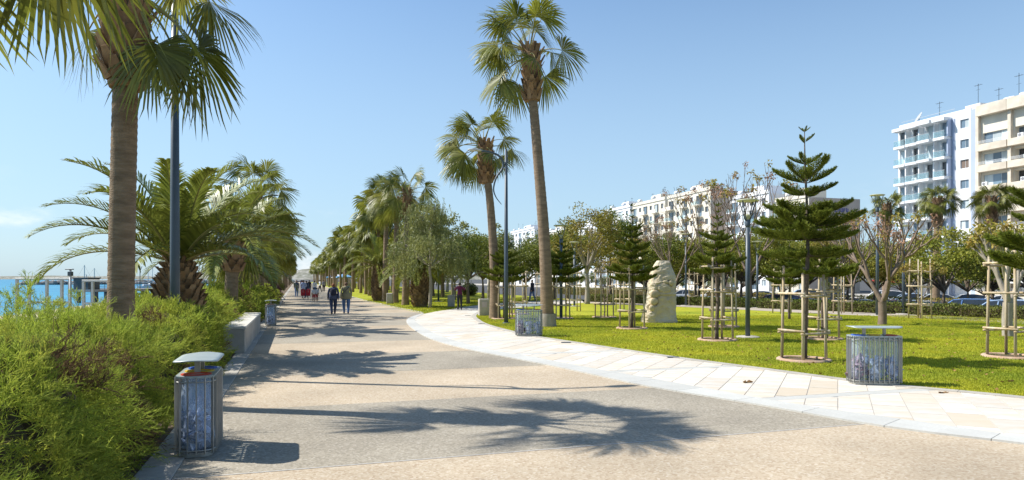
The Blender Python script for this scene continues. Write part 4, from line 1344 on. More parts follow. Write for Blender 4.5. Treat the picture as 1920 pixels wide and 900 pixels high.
# ---- broadleaf trees in the park and along the street
K_FIC = [round_tree(s, 5.2, 2.3, 'ficus', clumps=52, per=120, leafsize=.17) for s in (1, 2, 3)]
K_BRI = [round_tree(s, 5.0, 2.3, 'ficus_bright', clumps=50, per=130, leafsize=.17, hollow=.6) for s in (5, 6)]
K_MIX = [round_tree(s, 5.2, 2.3, 'ficus_mid', clumps=56, per=140, leafsize=.17, hollow=.6) for s in (21, 22)]
K_AUT = [round_tree(s, 6.6, 2.5, 'autumn', clumps=50, per=110, leafsize=.18, fork=.34, bark='bark_pale', r0=.18) for s in (8, 9)]
K_EUC = [round_tree(s, 6.5, 1.8, 'eucalypt', clumps=34, per=85, leafsize=.2, hollow=.3, fork=.3, bark='bark_pale') for s in (11, 12)]
K_WEEP = weeping_tree(3, 7.0, 2.5, 900)
G_B = 'leafy trees along the back of the park'
def tree(kit, name, lb, a, y, h, kh, z=LAWN_Z, wf=1.0, rz=0, group=G_B):
    q = at(a, y, z); s = h / kh
    plant(kit, name, lb, 'tree', q, (s * wf, s * wf, s), rz, group)
tree(K_WEEP, 'weeping_tree', 'weeping grey green tree beside the dark booted date palm', 806, 43, 6.8, 7.0, wf=1.0)
tree(K_EUC[0], 'eucalyptus', 'thin airy eucalyptus right of the weeping tree', 848, 52, 6.9, 6.5, rz=1, wf=.8)
tree(K_FIC[0], 'leafy_tree', 'dark leafy tree above the roller skater', 878, 50, 5.0, 5.2, rz=2)
tree(K_AUT[0], 'leafy_tree', 'yellowish small tree between the skater and the plinth', 852, 60, 4.6, 6.6, rz=0)
tree(K_EUC[1], 'eucalyptus', 'pale eucalyptus behind the leaning palm trunk', 918, 58, 6.6, 6.5, rz=3, wf=1.2)
tree(K_FIC[1], 'leafy_tree', 'dark tree behind the plinth and leaning palm', 905, 56, 5.0, 5.2, rz=.5)
tree(K_EUC[0], 'eucalyptus', 'grey green eucalyptus behind the curved lamp', 962, 66, 4.9, 6.5, rz=4, wf=1.5)
tree(K_FIC[2], 'leafy_tree', 'dark leafy tree between the two tall palm trunks', 985, 60, 4.1, 5.2, rz=2.5)
tree(K_FIC[0], 'leafy_tree', 'leafy tree just right of the tallest palm trunk', 1040, 60, 6.0, 5.2, rz=1.5)
tree(K_AUT[1], 'autumn_tree', 'tall yellow green tree with a pale trunk behind the pines', 1101, 50, 6.7, 6.6, rz=.7, wf=.95)
tree(K_FIC[1], 'leafy_tree', 'tall green tree behind the dense dark pine', 1145, 56, 6.9, 5.2, rz=2, wf=.75)
tree(K_AUT[0], 'autumn_tree', 'brownish autumn tree between the dense pine and the rock', 1190, 52, 4.9, 6.6, rz=2.2, wf=.8)
tree(K_FIC[2], 'leafy_tree', 'dark green tree right behind the carved rock', 1245, 50, 4.8, 5.2, rz=.3)
tree(K_MIX[0], 'leafy_tree', 'green tree between the rock and the slim pine', 1305, 50, 4.6, 5.2, rz=3.3, wf=1.1)
tree(K_MIX[1], 'leafy_tree', 'round green tree behind the torch lamp', 1390, 49, 4.6, 5.2, rz=1.1)
tree(K_MIX[0], 'leafy_tree', 'green tree left of the largest pine, by the cars', 1450, 46, 4.6, 5.2, rz=4)
tree(K_AUT[1], 'autumn_tree', 'small yellowish tree behind the largest pine', 1560, 46, 4.6, 6.6, rz=3)
tree(K_MIX[1], 'leafy_tree', 'green round tree behind the bare branching tree', 1640, 48, 5.2, 5.2, z=-.9, rz=2)
tree(K_AUT[0], 'autumn_tree', 'reddish tipped tree between bare tree and clustered stakes', 1705, 46, 5.2, 6.6, z=-.9, rz=5, wf=1.1)
tree(K_MIX[0], 'leafy_tree', 'round street tree with a forked trunk behind the blue car', 1770, 41.5, 5.5, 5.2, z=-.9, rz=1, wf=1.02)
tree(K_BRI[0], 'leafy_tree', 'bright lime green street tree below the beige apartment block', 1862, 44, 5.8, 5.0, z=-.9, rz=2, wf=1.0)
tree(K_BRI[1], 'leafy_tree', 'bright green street tree at the right edge', 1935, 42, 5.6, 5.0, z=-.9, rz=4)
tree(K_MIX[1], 'leafy_tree', 'street tree between the two bright green ones, further back', 1815, 52, 5.0, 5.2, z=-.9, rz=.4)
for i, (a, y, h, lb) in enumerate([(1212, 60, 5.8, 'green street tree low in front of the white flats'), (1262, 57, 5.6, 'street tree behind the rock before the cream terrace'), (1312, 60, 6.0, 'street tree before the middle of the cream terrace'), (1358, 56, 5.8, 'street tree behind the slim pine below the flats'),
                                   (1408, 60, 6.2, 'street tree right behind the torch lamp below the flats'), (1462, 56, 6.0, 'street tree left of the largest pine below the tan flats'), (1515, 60, 6.2, 'street tree straight behind the largest pine'), (1590, 56, 5.8, 'street tree right of the largest pine by the cars'),
                                   (1030, 66, 5.4, 'leafy tree behind the stakes right of the tall palm'), (1066, 64, 6.2, 'leafy tree left of the pale trunked yellow tree')]):
    tree((K_MIX + K_FIC)[i % 5], 'leafy_tree', lb, a, y, h, 5.2, z=-.9 if a > 1180 else LAWN_Z, rz=i * 1.3, wf=1.0)
# far park trees closing the gaps, seen only as one green line
k = 0
for i in range(46):
    u = 60 + i * 5.5; v = 17.5 + 4 * math.sin(i * 2.2)
    kit = (K_FIC + K_EUC + K_AUT)[i % 7]
    plant(kit, 'leafy_tree', 'distant park tree merged into the green line behind the palms', 'tree', W(u, v, LAWN_Z), .85 + .25 * abs(math.sin(i * 1.3)), i, 'distant trees behind the inland palms')
for i in range(16):
    u = 20 + i * 9; v = 60.5
    plant(K_FIC[i % 3], 'leafy_tree', 'small clipped street tree beyond the car park', 'tree', W(u, v, -.95), .72 + .1 * math.sin(i * 2), i, 'small trees beyond the car park')
# bare trees
G_T = 'bare branching trees'
q = survey(1654, 610); plant(bare_tree(5, 4.6, .66, nleaf=14, npod=22, r0=.16, fork=.20, levels=5), 'bare_tree', 'bare branching tree with pinkish seed tips on the lawn behind the right bin', 'tree', (q.x, q.y, LAWN_Z), 1.0, .4, G_T)
q = survey(1890, 632); plant(bare_tree(9, 3.6, .42, nleaf=30, npod=0, bark='bark_pale', r0=.15, fork=.3, levels=4), 'bare_tree', 'pale barked leaning tree at the right edge behind stakes', 'tree', (q.x, q.y, LAWN_Z), 1.0, 2.0, G_T)
for a, y, h, s, rz, lb in [(1405, 44, 8.3, 12, 0, 'tall bare pinkish tree in front of the cream flats, behind the torch lamp'), (1345, 46, 8.0, 13, 1, 'bare reddish tree above the slim conical pine'),
                           (1265, 45, 5.9, 14, 2, 'bare tree with few yellow leaves above the carved rock'),
                           (1225, 52, 5.4, 16, 4, 'bare twiggy tree before the white flats'), (1600, 44, 5.6, 17, 2, 'bare tree with brown seed heads right of the largest pine')]:
    plant(bare_tree(s, 6.0, .55, nleaf=14, npod=14, r0=.11, fork=.25, levels=6), 'bare_tree', lb, 'tree', at(a, y, LAWN_Z), h / 6.3, rz, G_T)
# ---- clipped hedge along the back footpath
def leafy_hedge(label, line, w, h, z, leafm, step, seed, per=900, ls=.09):
    rng = np.random.default_rng(seed)
    pts = resample(line, .5)
    t = thing('clipped_hedge', label, 'hedge', (0, 0, 0))
    mb = MB(); L = []
    for i in range(len(pts) - 1):
        a, b_ = pts[i], pts[i + 1]; d = (b_ - a).normalized(); n = Vector((-d.y, d.x, 0))
        hh = h * (1 + .14 * noise.noise((i * .23, seed, 0)) + .08 * noise.noise((i * .9, seed, 3)))
        q = [a - n * w * .4, b_ - n * w * .4, b_ + n * w * .4, a + n * w * .4]
        mb.add([(p.x, p.y, z) for p in q] + [(p.x, p.y, z + hh * .84) for p in q], [(4, 5, 6, 7), (0, 1, 5, 4), (2, 3, 7, 6)])
        m_ = int(per * .5 * (w + 2 * h) / 3)
        s = rng.random(m_) * (w + 2 * h); f = rng.random(m_)
        off = np.where(s < h, -w / 2, np.where(s < h + w, s - h - w / 2, w / 2)); zz = np.where(s < h, s, np.where(s < h + w, h, h - (s - h - w)))
        P = np.array(a)[None] * (1 - f)[:, None] + np.array(b_)[None] * f[:, None] + np.array(n)[None] * (off + rng.normal(size=m_) * .06)[:, None]
        P[:, 2] = z + zz * hh / h + rng.normal(size=m_) * .05
        L.append(P)
    mb.build('twigs', 'twig', t)
    P = np.concatenate(L); A = rng.normal(size=P.shape) + np.array([0, 0, .4])
    V, T = leaves(P, A, ls, ls * .55, rng, .1)
    put('leaves', np_mesh('leaves', V, T, leafm), t)['kind'] = 'stuff'
Bh = offset_line(B_, -.55)
if (Bh[10] - Vector((0, 0, 0))).length < (B_[10]).length: Bh = offset_line(B_, .55)
leafy_hedge('low clipped green hedge between the back footpath and the parked cars', [p for p in Bh if p.x < 40], .9, .52, LAWN_Z, 'hedge_leaf', .5, 3, per=1150, ls=.10)
leafy_hedge('flat topped olive hedge strip between the two rows of cars', [W(14, 47), W(120, 47)], .9, 1.25, -.95, 'autumn', .5, 4, per=240, ls=.14)
for (a, y, lb) in [(880, 75, 'small round clipped bush far behind the skater'), (1645, 62, 'small round clipped bush beyond the bare tree')]:
    rng = np.random.default_rng(int(a)); d = rand_dirs(1600, rng); P = d * np.array([.9, .9, .7]) * (1 + .06 * rng.normal(size=(1600, 1))) + np.array([0, 0, .65])
    V, T = leaves(P, rng.normal(size=P.shape), .13, .08, rng); t = thing('clipped_bush', lb, 'bush', at(a, y, LAWN_Z if a < 1000 else -.9))
    put('leaves', np_mesh('leaves', V, T, 'hedge_leaf'), t)['kind'] = 'stuff'
    b = MB(); b.ball((0, 0, .6), (.75, .75, .58), 8); b.build('twigs', 'twig', t, True)

# ================================================================== STREET FURNITURE
def rrect(w, l, r, n=5):
    out = []
    for cx, cy, a0 in ((w / 2 - r, l / 2 - r, 0), (-w / 2 + r, l / 2 - r, 90), (-w / 2 + r, -l / 2 + r, 180), (w / 2 - r, -l / 2 + r, 270)):
        for i in range(n + 1):
            a = R(a0 + 90 * i / n); out.append((cx + r * math.cos(a), cy + r * math.sin(a)))
    return out
M['bin_steel'] = mat('bin_steel', (.40, .40, .37), (.34, .34, .32), 5, .42, metal=.55)
M['bin_lid'] = mat('bin_lid', (.40, .45, .44), (.35, .40, .39), 4, .4, metal=.3)
M['red'] = mat('red_enamel', (.62, .07, .035), (.5, .05, .03), 5, .4)
M['yellow'] = mat('yellow_enamel', (.72, .50, .05), (.6, .4, .04), 5, .4)
M['blue'] = mat('blue_enamel', (.05, .14, .55), (.04, .1, .45), 5, .4)
def bag_material():
    m = bpy.data.materials.new('bag_film'); m.use_nodes = True; nt = m.node_tree; b = nt.nodes['Principled BSDF']
    n = nd(nt, 'ShaderNodeTexNoise'); n.inputs['Scale'].default_value = 4; n.inputs['Detail'].default_value = 3
    tc = nd(nt, 'ShaderNodeTexCoord'); mp = nd(nt, 'ShaderNodeMapping'); mp.inputs['Scale'].default_value = (1.6, 1.6, .6)
    nt.links.new(tc.outputs['Object'], mp.inputs[0]); nt.links.new(mp.outputs[0], n.inputs['Vector'])
    b.inputs['Base Color'].default_value = (.62, .74, .92, 1); b.inputs['Roughness'].default_value = .22; b.inputs['Specular IOR Level'].default_value = .6
    bp = nd(nt, 'ShaderNodeBump'); bp.inputs['Strength'].default_value = .3; bp.inputs['Distance'].default_value = .05
    nt.links.new(n.outputs[0], bp.inputs['Height']); nt.links.new(bp.outputs[0], b.inputs['Normal'])
    t = nd(nt, 'ShaderNodeBsdfTransparent'); t.inputs[0].default_value = (.90, .95, 1, 1)
    r = nd(nt, 'ShaderNodeMapRange'); r.inputs['From Min'].default_value = .3; r.inputs['From Max'].default_value = .7; r.inputs['To Min'].default_value = .22; r.inputs['To Max'].default_value = .30
    nt.links.new(n.outputs[0], r.inputs[0])
    ms = nd(nt, 'ShaderNodeMixShader'); nt.links.new(r.outputs[0], ms.inputs[0]); nt.links.new(t.outputs[0], ms.inputs[1]); nt.links.new(b.outputs[0], ms.inputs[2])
    nt.links.new(ms.outputs[0], nt.nodes['Material Output'].inputs['Surface'])
    return m
M['bag'] = bag_material()
M['litter_w'] = mat('litter_white', (.8, .81, .83), (.62, .66, .72), 9, .5, island=.35)
M['litter_m'] = mat('litter_mixed', (.22, .16, .2), (.45, .12, .12), 6, .5, island=.6, c3=(.5, .52, .56), s3=5, f3=.9)
M['litter_b'] = mat('litter_blue', (.62, .66, .74), (.35, .42, .6), 8, .5, island=.5)
def ring_flat(mb, cx, cy, rx, ry, w, z, t):
    n = 20; vs = []; fs = []
    for k in range(n):
        a = 2 * math.pi * k / n
        for rr, zz in ((1, z), (1, z + t), (0, z + t), (0, z)):
            vs.append((cx + (rx - w * rr) * math.cos(a), cy + (ry - w * rr) * math.sin(a), zz))
    for k in range(n):
        for j in range(4):
            fs.append((k * 4 + j, k * 4 + (j + 1) % 4, ((k + 1) % n) * 4 + (j + 1) % 4, ((k + 1) % n) * 4 + j))
    mb.add(vs, fs)
BIN = {}
def bin_kit():
    Wd, Ln, Hb = .38, .84, .82
    ol = rrect(Wd, Ln, .12, 6)
    b = MB(); b.prism(rrect(Wd - .05, Ln - .05, .10), 0, .045); BIN['base'] = b.mesh('base', 'bin_steel')
    b = MB(); P = [(x * .985, y * .99, 0) for x, y in ol]; b.tube(P + [P[0]], .009, 5, cap=False)
    BIN['hoop'] = b.mesh('hoop', 'bin_steel', True)
    # top plate with three slots: built as frame pieces round the openings
    b = MB(); z0, z1 = Hb, Hb + .022
    hole = [(-.27, .0), (0, 0), (.27, 0)]
    xs = [-Wd / 2, -.125, .125, Wd / 2]
    n = 40
    ys = [-Ln / 2 + Ln * i / n for i in range(n + 1)]
    def halfw(y):
        r = .12; e = abs(y) - (Ln / 2 - r)
        return Wd / 2 - (r - math.sqrt(max(0, r * r - e * e)) if e > 0 else 0)
    for i in range(n):
        ym = (ys[i] + ys[i + 1]) / 2
        w = min(halfw(ys[i]), halfw(ys[i + 1])) if abs(ym) > .3 else Wd / 2
        w = halfw(ym)
        inh = any(abs(ym - c) < .085 for c, _ in hole)
        if inh:
            b.box((-w, ys[i], z0), (-.125, ys[i + 1], z1)); b.box((.125, ys[i], z0), (w, ys[i + 1], z1))
        else: b.box((-w, ys[i], z0), (w, ys[i + 1], z1))
    BIN['top_plate'] = b.mesh('top_plate', 'bin_lid')
    b = MB(); ring_flat(b, 0, 0, .15, .105, .03, 0, .012); BIN['slot_ring'] = {c: b.mesh('slot_ring', c) for c in ('red', 'yellow', 'blue')}
    b = MB(); b.box((-.005, -.014, 0), (.005, .014, .80)); BIN['slat'] = b.mesh('slat', 'bin_steel')
    b = MB(); b.box((-.028, -.02, 0), (.028, .02, .15)); BIN['post'] = b.mesh('post', 'bin_steel')
    # gently arched cover
    b = MB(); ol2 = rrect(.42, .9, .14, 6); k = len(ol2)
    up = [(x, y, .015 - .10 * x * x / .0529 * .35) for x, y in ol2]
    g = []
    nx, ny = 8, 16
    vs = []; fs = []
    for i in range(nx + 1):
        for j in range(ny + 1):
            y = -.45 + .90 * j / ny; r = .16; e = abs(y) - (.45 - r)
            w = .22 - (r - math.sqrt(max(0, r * r - e * e)) if e > 0 else 0)
            x = -w + 2 * w * i / nx
            vs.append((x, y, .022 - .02 * (x / .235) ** 2))
    m_ = len(vs)
    vs += [(x, y, z - .012) for x, y, z in vs]
    for i in range(nx):
        for j in range(ny):
            a = i * (ny + 1) + j; c = a + ny + 1
            fs += [(a, c, c + 1, a + 1), (m_ + a, m_ + a + 1, m_ + c + 1, m_ + c)]
    for j in range(ny):
        a = j; fs.append((a, a + 1, m_ + a + 1, m_ + a)); a = nx * (ny + 1) + j; fs.append((a + 1, a, m_ + a, m_ + a + 1))
    for i in range(nx):
        a = i * (ny + 1); c = a + ny + 1; fs.append((c, a, m_ + a, m_ + c)); a += ny; c += ny; fs.append((a, c, m_ + c, m_ + a))
    b.add(vs, fs); BIN['cover'] = b.mesh('cover', 'bin_lid', True)
    for s in range(3):
        rng = np.random.default_rng(s); b = MB(); n = 18; prof = [(.10, .80), (.115, .74), (.125, .6), (.135, .4), (.14, .2), (.125, .09), (.06, .055), (.001, .05)]
        vs = []; fs = []
        for r, z in prof:
            for q in range(n):
                a = 2 * math.pi * q / n; rr = r * (1 + .10 * math.sin(q * 3.7 + z * 9 + s) + .02 * rng.normal())
                vs.append((rr * math.cos(a) * 1.25, rr * math.sin(a), z))
        for i in range(len(prof) - 1):
            for q in range(n): fs.append((i * n + q, i * n + (q + 1) % n, (i + 1) * n + (q + 1) % n, (i + 1) * n + q))
        b.add(vs, fs); BIN['bag%d' % s] = b.mesh('bag', 'bag', True)
        b = MB()
        for q in range(46):
            a = rng.uniform(0, 6.28); rr = .095 * math.sqrt(rng.random()); z = .10 + .34 * rng.random() ** 1.1
            c = (rr * math.cos(a) * 1.2, rr * math.sin(a), z); sz = rng.uniform(.025, .055)
            vs = [(c[0] + rng.normal() * sz, c[1] + rng.normal() * sz, c[2] + rng.normal() * sz) for _ in range(6)]
            b.add(vs, [(0, 1, 2), (0, 2, 3), (0, 3, 4), (1, 2, 5), (2, 3, 5), (3, 4, 5), (0, 4, 1), (1, 4, 5)])
        BIN['litter%d' % s] = b.mesh('litter', ['litter_b', 'litter_w', 'litter_m'][s])
    BIN['outline'] = ol
bin_kit()
def litter_bin(label, base, rz):
    t = thing('litter_bin', label, 'litter bin', base, rz, 'slatted recycling bins')
    put('base', BIN['base'], t); put('hoop', BIN['hoop'], t, (0, 0, .07)); put('hoop', BIN['hoop'], t, (0, 0, .78))
    tp = put('top_plate', BIN['top_plate'], t)
    for c, y in (('red', -.27), ('yellow', 0), ('blue', .27)):
        put('slot_ring', BIN['slot_ring'][c], tp, (0, y, .842))
    ol = [Vector((x, y, 0)) for x, y in BIN['outline']]; ol.append(ol[0])
    pts = resample(ol, .082)
    for i, p in enumerate(pts[:-1]):
        d = (pts[(i + 1) % len(pts)] - pts[i - 1]); o = put('slat', BIN['slat'], t, (p.x, p.y, .03), math.atan2(d.y, d.x))
    for y in (-.17, .17): put('post', BIN['post'], t, (0, y, .84))
    put('cover', BIN['cover'], t, (0, 0, .985))
    for k, y in enumerate((-.26, 0, .26)):
        bg = put('bag', BIN['bag%d' % k], t, (0, y, 0)); put('litter', BIN['litter%d' % k], bg)
q = survey(357, 862); litter_bin('slatted recycling bin with blue bags at the foreground hedge', W(*[a + b_ for a, b_ in zip(uv_of(q), (.46, .03))], .004), RANG)
q = survey(507, 612); litter_bin('small distant slatted bin beside the stone bench', W(*[a + b_ for a, b_ in zip(uv_of(q), (.46, 0))], .004), RANG)
q = survey(1648, 724); litter_bin('slatted recycling bin on the white path edge at the right', (q.x, q.y + .16, .022), R(94) + R(-9))
q = survey(992, 632); litter_bin('slatted recycling bin at the foot of the tallest palm', (q.x, q.y + .2, .022), R(84))

# stone bench
c0, c1 = uv_of(survey(468, 655)), uv_of(survey(491, 612))
t = thing('stone_bench', 'pale concrete block bench along the promenade edge beside the hedge', 'bench')
A = [W(18.2, -1.24), W(25.8, -1.24), W(25.8, -1.95), W(18.2, -1.95)]
b = MB(); o = W(22, -1.6); bx = MB(); bx.bevbox((-3.8, -.36, 0), (3.8, .14, .60), .015); bb_ = bx.build('seat_block', 'concrete', t, loc=(o.x, o.y, .0)); bb_.rotation_euler = (0, 0, PANG)
M['bench_top'] = mat('bench_top', (.60, .57, .50), (.53, .50, .44), 3, .8)
for k in range(5):
    bx = MB(); bx.bevbox((-.75, -.385, 0), (.75, .165, .06), .012); s_ = bx.build('top_slab', 'bench_top', t); q = W(22 - 3.04 + k * 1.52, -1.6, .603); s_.location = q; s_.rotation_euler = (0, 0, PANG)

# ---- lamps
def curved_lamp(label, base, rz, hang=True):
    t = thing('street_lamp', label, 'lamp post', base, rz, 'tall lamps with a curved arm')
    b = MB(); b.tube([(0, 0, -.1), (0, 0, 2.2), (0, 0, 7.2)], [.092, .085, .058], 14); b.build('pole', 'pole', t, True)
    P = smooth_line([(-.2, 0, 4.92), (-.44, 0, 5.22), (-.54, 0, 5.56), (-.42, 0, 6.02), (-.17, 0, 6.38), (-.13, 0, 6.66), (-.32, 0, 6.92), (-.68, 0, 7.04), (-1.05, 0, 7.07)], 6)
    n = len(P); b = MB(); b.tube(P, [.012 + .035 * math.sin(math.pi * min(.5, i / n * .8)) for i in range(n)], 8); b.build('arm', 'pole', t, True)
    b = MB(); b.tube([(0, 0, 6.4), (-.15, 0, 6.42)], .03, 8); b.tube([(0, 0, 6.62), (-.13, 0, 6.62)], .03, 8); b.build('clamp', 'galv', t, True)
    b = MB(); b.ball((-1.32, 0, 7.10), (.33, .13, .055), 8); b.build('lamp_head', 'galv', t, True)
    b = MB(); b.lathe([(.16, 0), (.17, .02), (.12, .06)], 14); b.build('collar', 'pole', t)
    return t
curved_lamp('dark lamp post in front of the squat date palm', at(328, 12.7), RANG + math.pi).scale = (1, 1, 1.06)
curved_lamp('tall curved arm lamp between the two tall palms on the lawn', survey(949, 607, 0), RANG)
for u, v, lb in [(45, -2.2, 'curved lamp post among the seaside palms behind the hedge'), (78, -2.2, 'far curved lamp post in the seaside palm row'), (62, 8.4, 'curved lamp post among the three tall palms'), (88, 8.2, 'far curved lamp post in the inland palm row')]:
    curved_lamp(lb, W(u, v), RANG + (math.pi if v < 0 else 0))
def torch_lamp(label, base, h=4.3, foot=True):
    t = thing('park_lamp', label, 'lamp post', base, 0.3, 'torch shaped park lamps')
    b = MB(); b.tube([(0, 0, -.1), (0, 0, h - .72)], [.075, .062], 12); b.build('pole', 'pole', t, True)
    b = MB(); b.lathe([(.065, h - .86), (.085, h - .8), (.085, h - .66), (.05, h - .62)], 12); b.build('collar', 'pole', t, True)
    for k in range(4):
        a = k * math.pi / 2 + .4; b = MB(); b.tube([(.06 * math.cos(a), .06 * math.sin(a), h - .70), (.29 * math.cos(a), .29 * math.sin(a), h - .03)], .018, 6); b.build('strut', 'pole', t, True)
    b = MB(); b.lathe([(.04, h - .64), (.085, h - .5), (.09, h - .47), (.001, h - .44)], 12); b.build('lamp_bulb', 'lamp_glass', t, True)
    b = MB(); b.lathe([(.001, h - .05), (.32, h - .045), (.35, h - .03), (.35, h - .012), (.29, h + .01), (.001, h + .035)], 24); b.build('lamp_disc', 'lamp_glass', t, True)
    if foot:
        b = MB(); b.lathe([(.36, -.02), (.36, .03), (.32, .045), (.1, .05)], 18); b.build('footing', 'concrete', t)
    return t
for a, b_, h, lb in [(1402, 634, 4.3, 'torch shaped park lamp with a flat disc, right of the slim pine'), (1052, 598.5, 4.3, 'torch lamp rising behind the tallest palm trunk'),
                     (1286, 574, 4.9, 'thin park lamp right of the carved rock'), (1645, 593, 6.0, 'tall park lamp behind the bare branching tree'), (1694, 590, 4.6, 'park lamp between bare tree and clustered stakes'),
                     (1420, 578, 4.2, 'far park lamp left of the largest pine'), (822, 566, 4.3, 'far torch lamp left of the roller skater'), (1077, 575, 4.3, 'far torch lamp by the pale trunked tree')]:
    q = survey(a, b_); torch_lamp(lb, (q.x, q.y, LAWN_Z), h)

# ---- carved rock
q = survey(1238, 606)
t = thing('carved_rock', 'tall carved pale standing stone with rounded boulders on the lawn', 'sculpture', (q.x, q.y + .25, LAWN_Z))
sec = [(-.05, -.72, .76, .55), (.25, -.68, .74, .54), (.7, -.58, .70, .5), (1.05, -.50, .68, .48), (1.4, -.42, .64, .44), (1.7, -.42, .66, .40), (1.95, -.38, .66, .36), (2.12, -.34, .60, .33), (2.3, -.26, .52, .30), (2.5, -.14, .47, .25), (2.6, -.06, .42, .20)]
boulders = [(.14, 1.45, .29, .19, .3), (-.27, 1.2, .19, .16, -.5), (-.31, .9, .16, .15, -.4), (-.40, .62, .11, .13, -.5), (.2, 1.70, .15, .08, .1), (.42, 1.66, .12, .11, .6)]
def rock_sec(z):
    for (z0, a0, b0, d0), (z1, a1, b1, d1) in zip(sec, sec[1:]):
        if z <= z1:
            f = (z - z0) / (z1 - z0); return a0 + (a1 - a0) * f, b0 + (b1 - b0) * f, d0 + (d1 - d0) * f
    return sec[-1][1:]
vs = []; fs = []; n = 72; nz = 60
for i in range(nz + 1):
    z = -.05 + 2.65 * i / nz; x0, x1, dy = rock_sec(z)
    for k in range(n):
        a = 2 * math.pi * k / n; c, s_ = math.cos(a), math.sin(a); e = .55
        x = (x0 + x1) / 2 + (x1 - x0) / 2 * math.copysign(abs(c) ** e, c); y = dy * math.copysign(abs(s_) ** e, s_)
        p = Vector((x, y, z))
        d = (.04 if z < 1.7 else .025) * noise.noise(p * 1.5) + (.05 if z < 1.7 else .02) * (.5 - abs(noise.noise(p * 3.1 + Vector((4, 1, 0))))) + .02 * noise.noise(p * 11)
        if s_ < 0:
            for bx_, bz_, rx, rz_, tl in boulders:
                q = math.hypot((x - bx_) / rx, (z - bz_) / rz_)
                if .85 < q < 1.45: d -= .04 * (1 - abs(q - 1.12) / .33) if abs(q - 1.12) < .33 else 0
            # the smooth leaning front slab below the boulders
            if z < 1.15 and x > -.25: d -= .05
        if z < .12: d *= .4
        vs.append((x + d * c * 1.2, y + d * s_ * 1.4, z))
for i in range(nz):
    for k in range(n): fs.append((i * n + k, i * n + (k + 1) % n, (i + 1) * n + (k + 1) % n, (i + 1) * n + k))
fs.append(tuple(range(nz * n, (nz + 1) * n)))
b = MB(); b.add(vs, fs); b.build('monolith', 'stone', t)
for x, z, rx, rz_, tilt in boulders:
    b = MB(); b.ball((0, 0, 0), (rx * 1.0, .05, rz_ * 1.0), 12)
    b.v = [tuple(Vector(p) * (1 + .10 * noise.noise(Vector(p) * 6 + Vector((x * 9, 0, z))) + .05 * noise.noise(Vector(p) * 17))) for p in b.v]
    o = b.build('boulder', 'stone2', t, True, (x, -rock_sec(z)[2] + .02, z)); o.rotation_euler = (0, tilt, 0)

# ---- info plinth
q = survey(907, 593); t = thing('information_plinth', 'low stone plinth with a small plaque beside the leaning palm', 'plinth', (q.x, q.y + .15, LAWN_Z), .25)
b = MB(); b.bevbox((-.26, -.16, 0), (.26, .16, .84), .02); b.build('block', 'concrete', t)
M['plaque'] = mat('plaque', (.52, .44, .47), (.45, .38, .42), 20, .5)
b = MB(); b.box((-.13, -.172, .42), (.13, -.163, .70)); b.build('plaque', 'plaque', t)
for a, b_, lb in [(731, 570, 'low stone block under the left of the three tall palms'), (846, 576, 'small stone block by the stakes behind the skater')]:
    q = survey(a, b_); b = MB(); b.bevbox((-.22, -.22, 0), (.22, .22, .78), .03); tag(b.build('stone_block', 'concrete', loc=(q.x, q.y, LAWN_Z)), lb, 'stone block')
# drain covers let into the lawn edging
for a, b_, lb in [(877, 592.5, 'dark drain slot at the tight bend of the white path'), (903, 608, 'dark drain slot on the path edge below the plinth'), (1061, 644, 'dark drain slot on the path edge right of the round bin'), (1262, 672, 'dark drain slot on the path edge before the pines')]:
    q = survey(a, b_); b = MB(); b.bevbox((-.14, -.07, 0), (.14, .07, .008), .003); tag(b.build('drain', 'pole', loc=(q.x, q.y, .031)), lb, 'drain')

# ================================================================== SHORE
# steel frames on the beach
def steel_frame(label, pts, ztop, zbot, y):
    t = thing('steel_frame', label, 'railing frame', at(pts[0], y, 0), 0, 'steel frames on the beach')
    o = at(pts[0], y, 0)
    for i, a in enumerate(pts):
        p = at(a, y) - o; b = MB(); b.bevbox((p.x - .055, -.05, zbot), (p.x + .055, .05, ztop), .008); b.build('post', 'galv', t)
    a, c = at(pts[0], y) - o, at(pts[-1], y) - o
    for z in (ztop, (ztop * .5 + zbot * .5 + .25)):
        b = MB(); b.bevbox((a.x - .055, -.054, z), (c.x + .055, .054, z + .09), .008); b.build('rail', 'galv', t)
steel_frame('tall grey steel frame on the beach at the left edge', (32, 55, 88, 116, 131), 1.80, -.75, 30)
steel_frame('grey steel frame on the beach just left of the palm trunk', (157, 174, 204, 228), 1.72, -.75, 30)
t = thing('beach_pole', 'thin pole with a small box between the steel frames', 'pole', at(132, 29, -.7)); b = MB(); b.tube([(0, 0, 0), (0, 0, 2.95)], .045, 8); b.build('pole', 'galv', t, True)
b = MB(); b.bevbox((-.08, -.08, 2.68), (.08, .08, 2.86), .01); b.build('box', 'pole', t); b = MB(); b.bevbox((-.2, -.06, 2.94), (.12, .06, 2.98), .008); b.build('panel', 'pole', t)
# jetty
jy = 80.0
J0, J1 = at(150, jy), at(440, jy + 26)
jd = (J1 - J0); jl = jd.length; ja = math.atan2(jd.y, jd.x)
t = thing('jetty', 'long timber jetty on dark piles reaching into the sea', 'jetty', J0, ja)
M['jetty'] = mat('jetty_deck', (.34, .33, .32), (.26, .25, .25), 2, .9)
M['pile'] = mat('jetty_pile', (.07, .075, .08), (.12, .12, .12), 2, .9)
b = MB(); b.box((0, -1.5, .32), (jl, 1.5, .62)); b.build('deck', 'jetty', t)
bp_ = MB(); bp_.box((-.16, -.16, -2.2), (.16, .16, .32)); pm = bp_.mesh('pile', 'pile')
br_ = MB(); br_.tube([(0, 0, 0), (0, 0, 1.0)], .03, 6); rm = br_.mesh('railing_post', 'pole')
x = 1.0
while x < jl:
    for y in (-1.3, 1.3): put('pile', pm, t, (x, y, 0))
    x += 1.9
x = .5
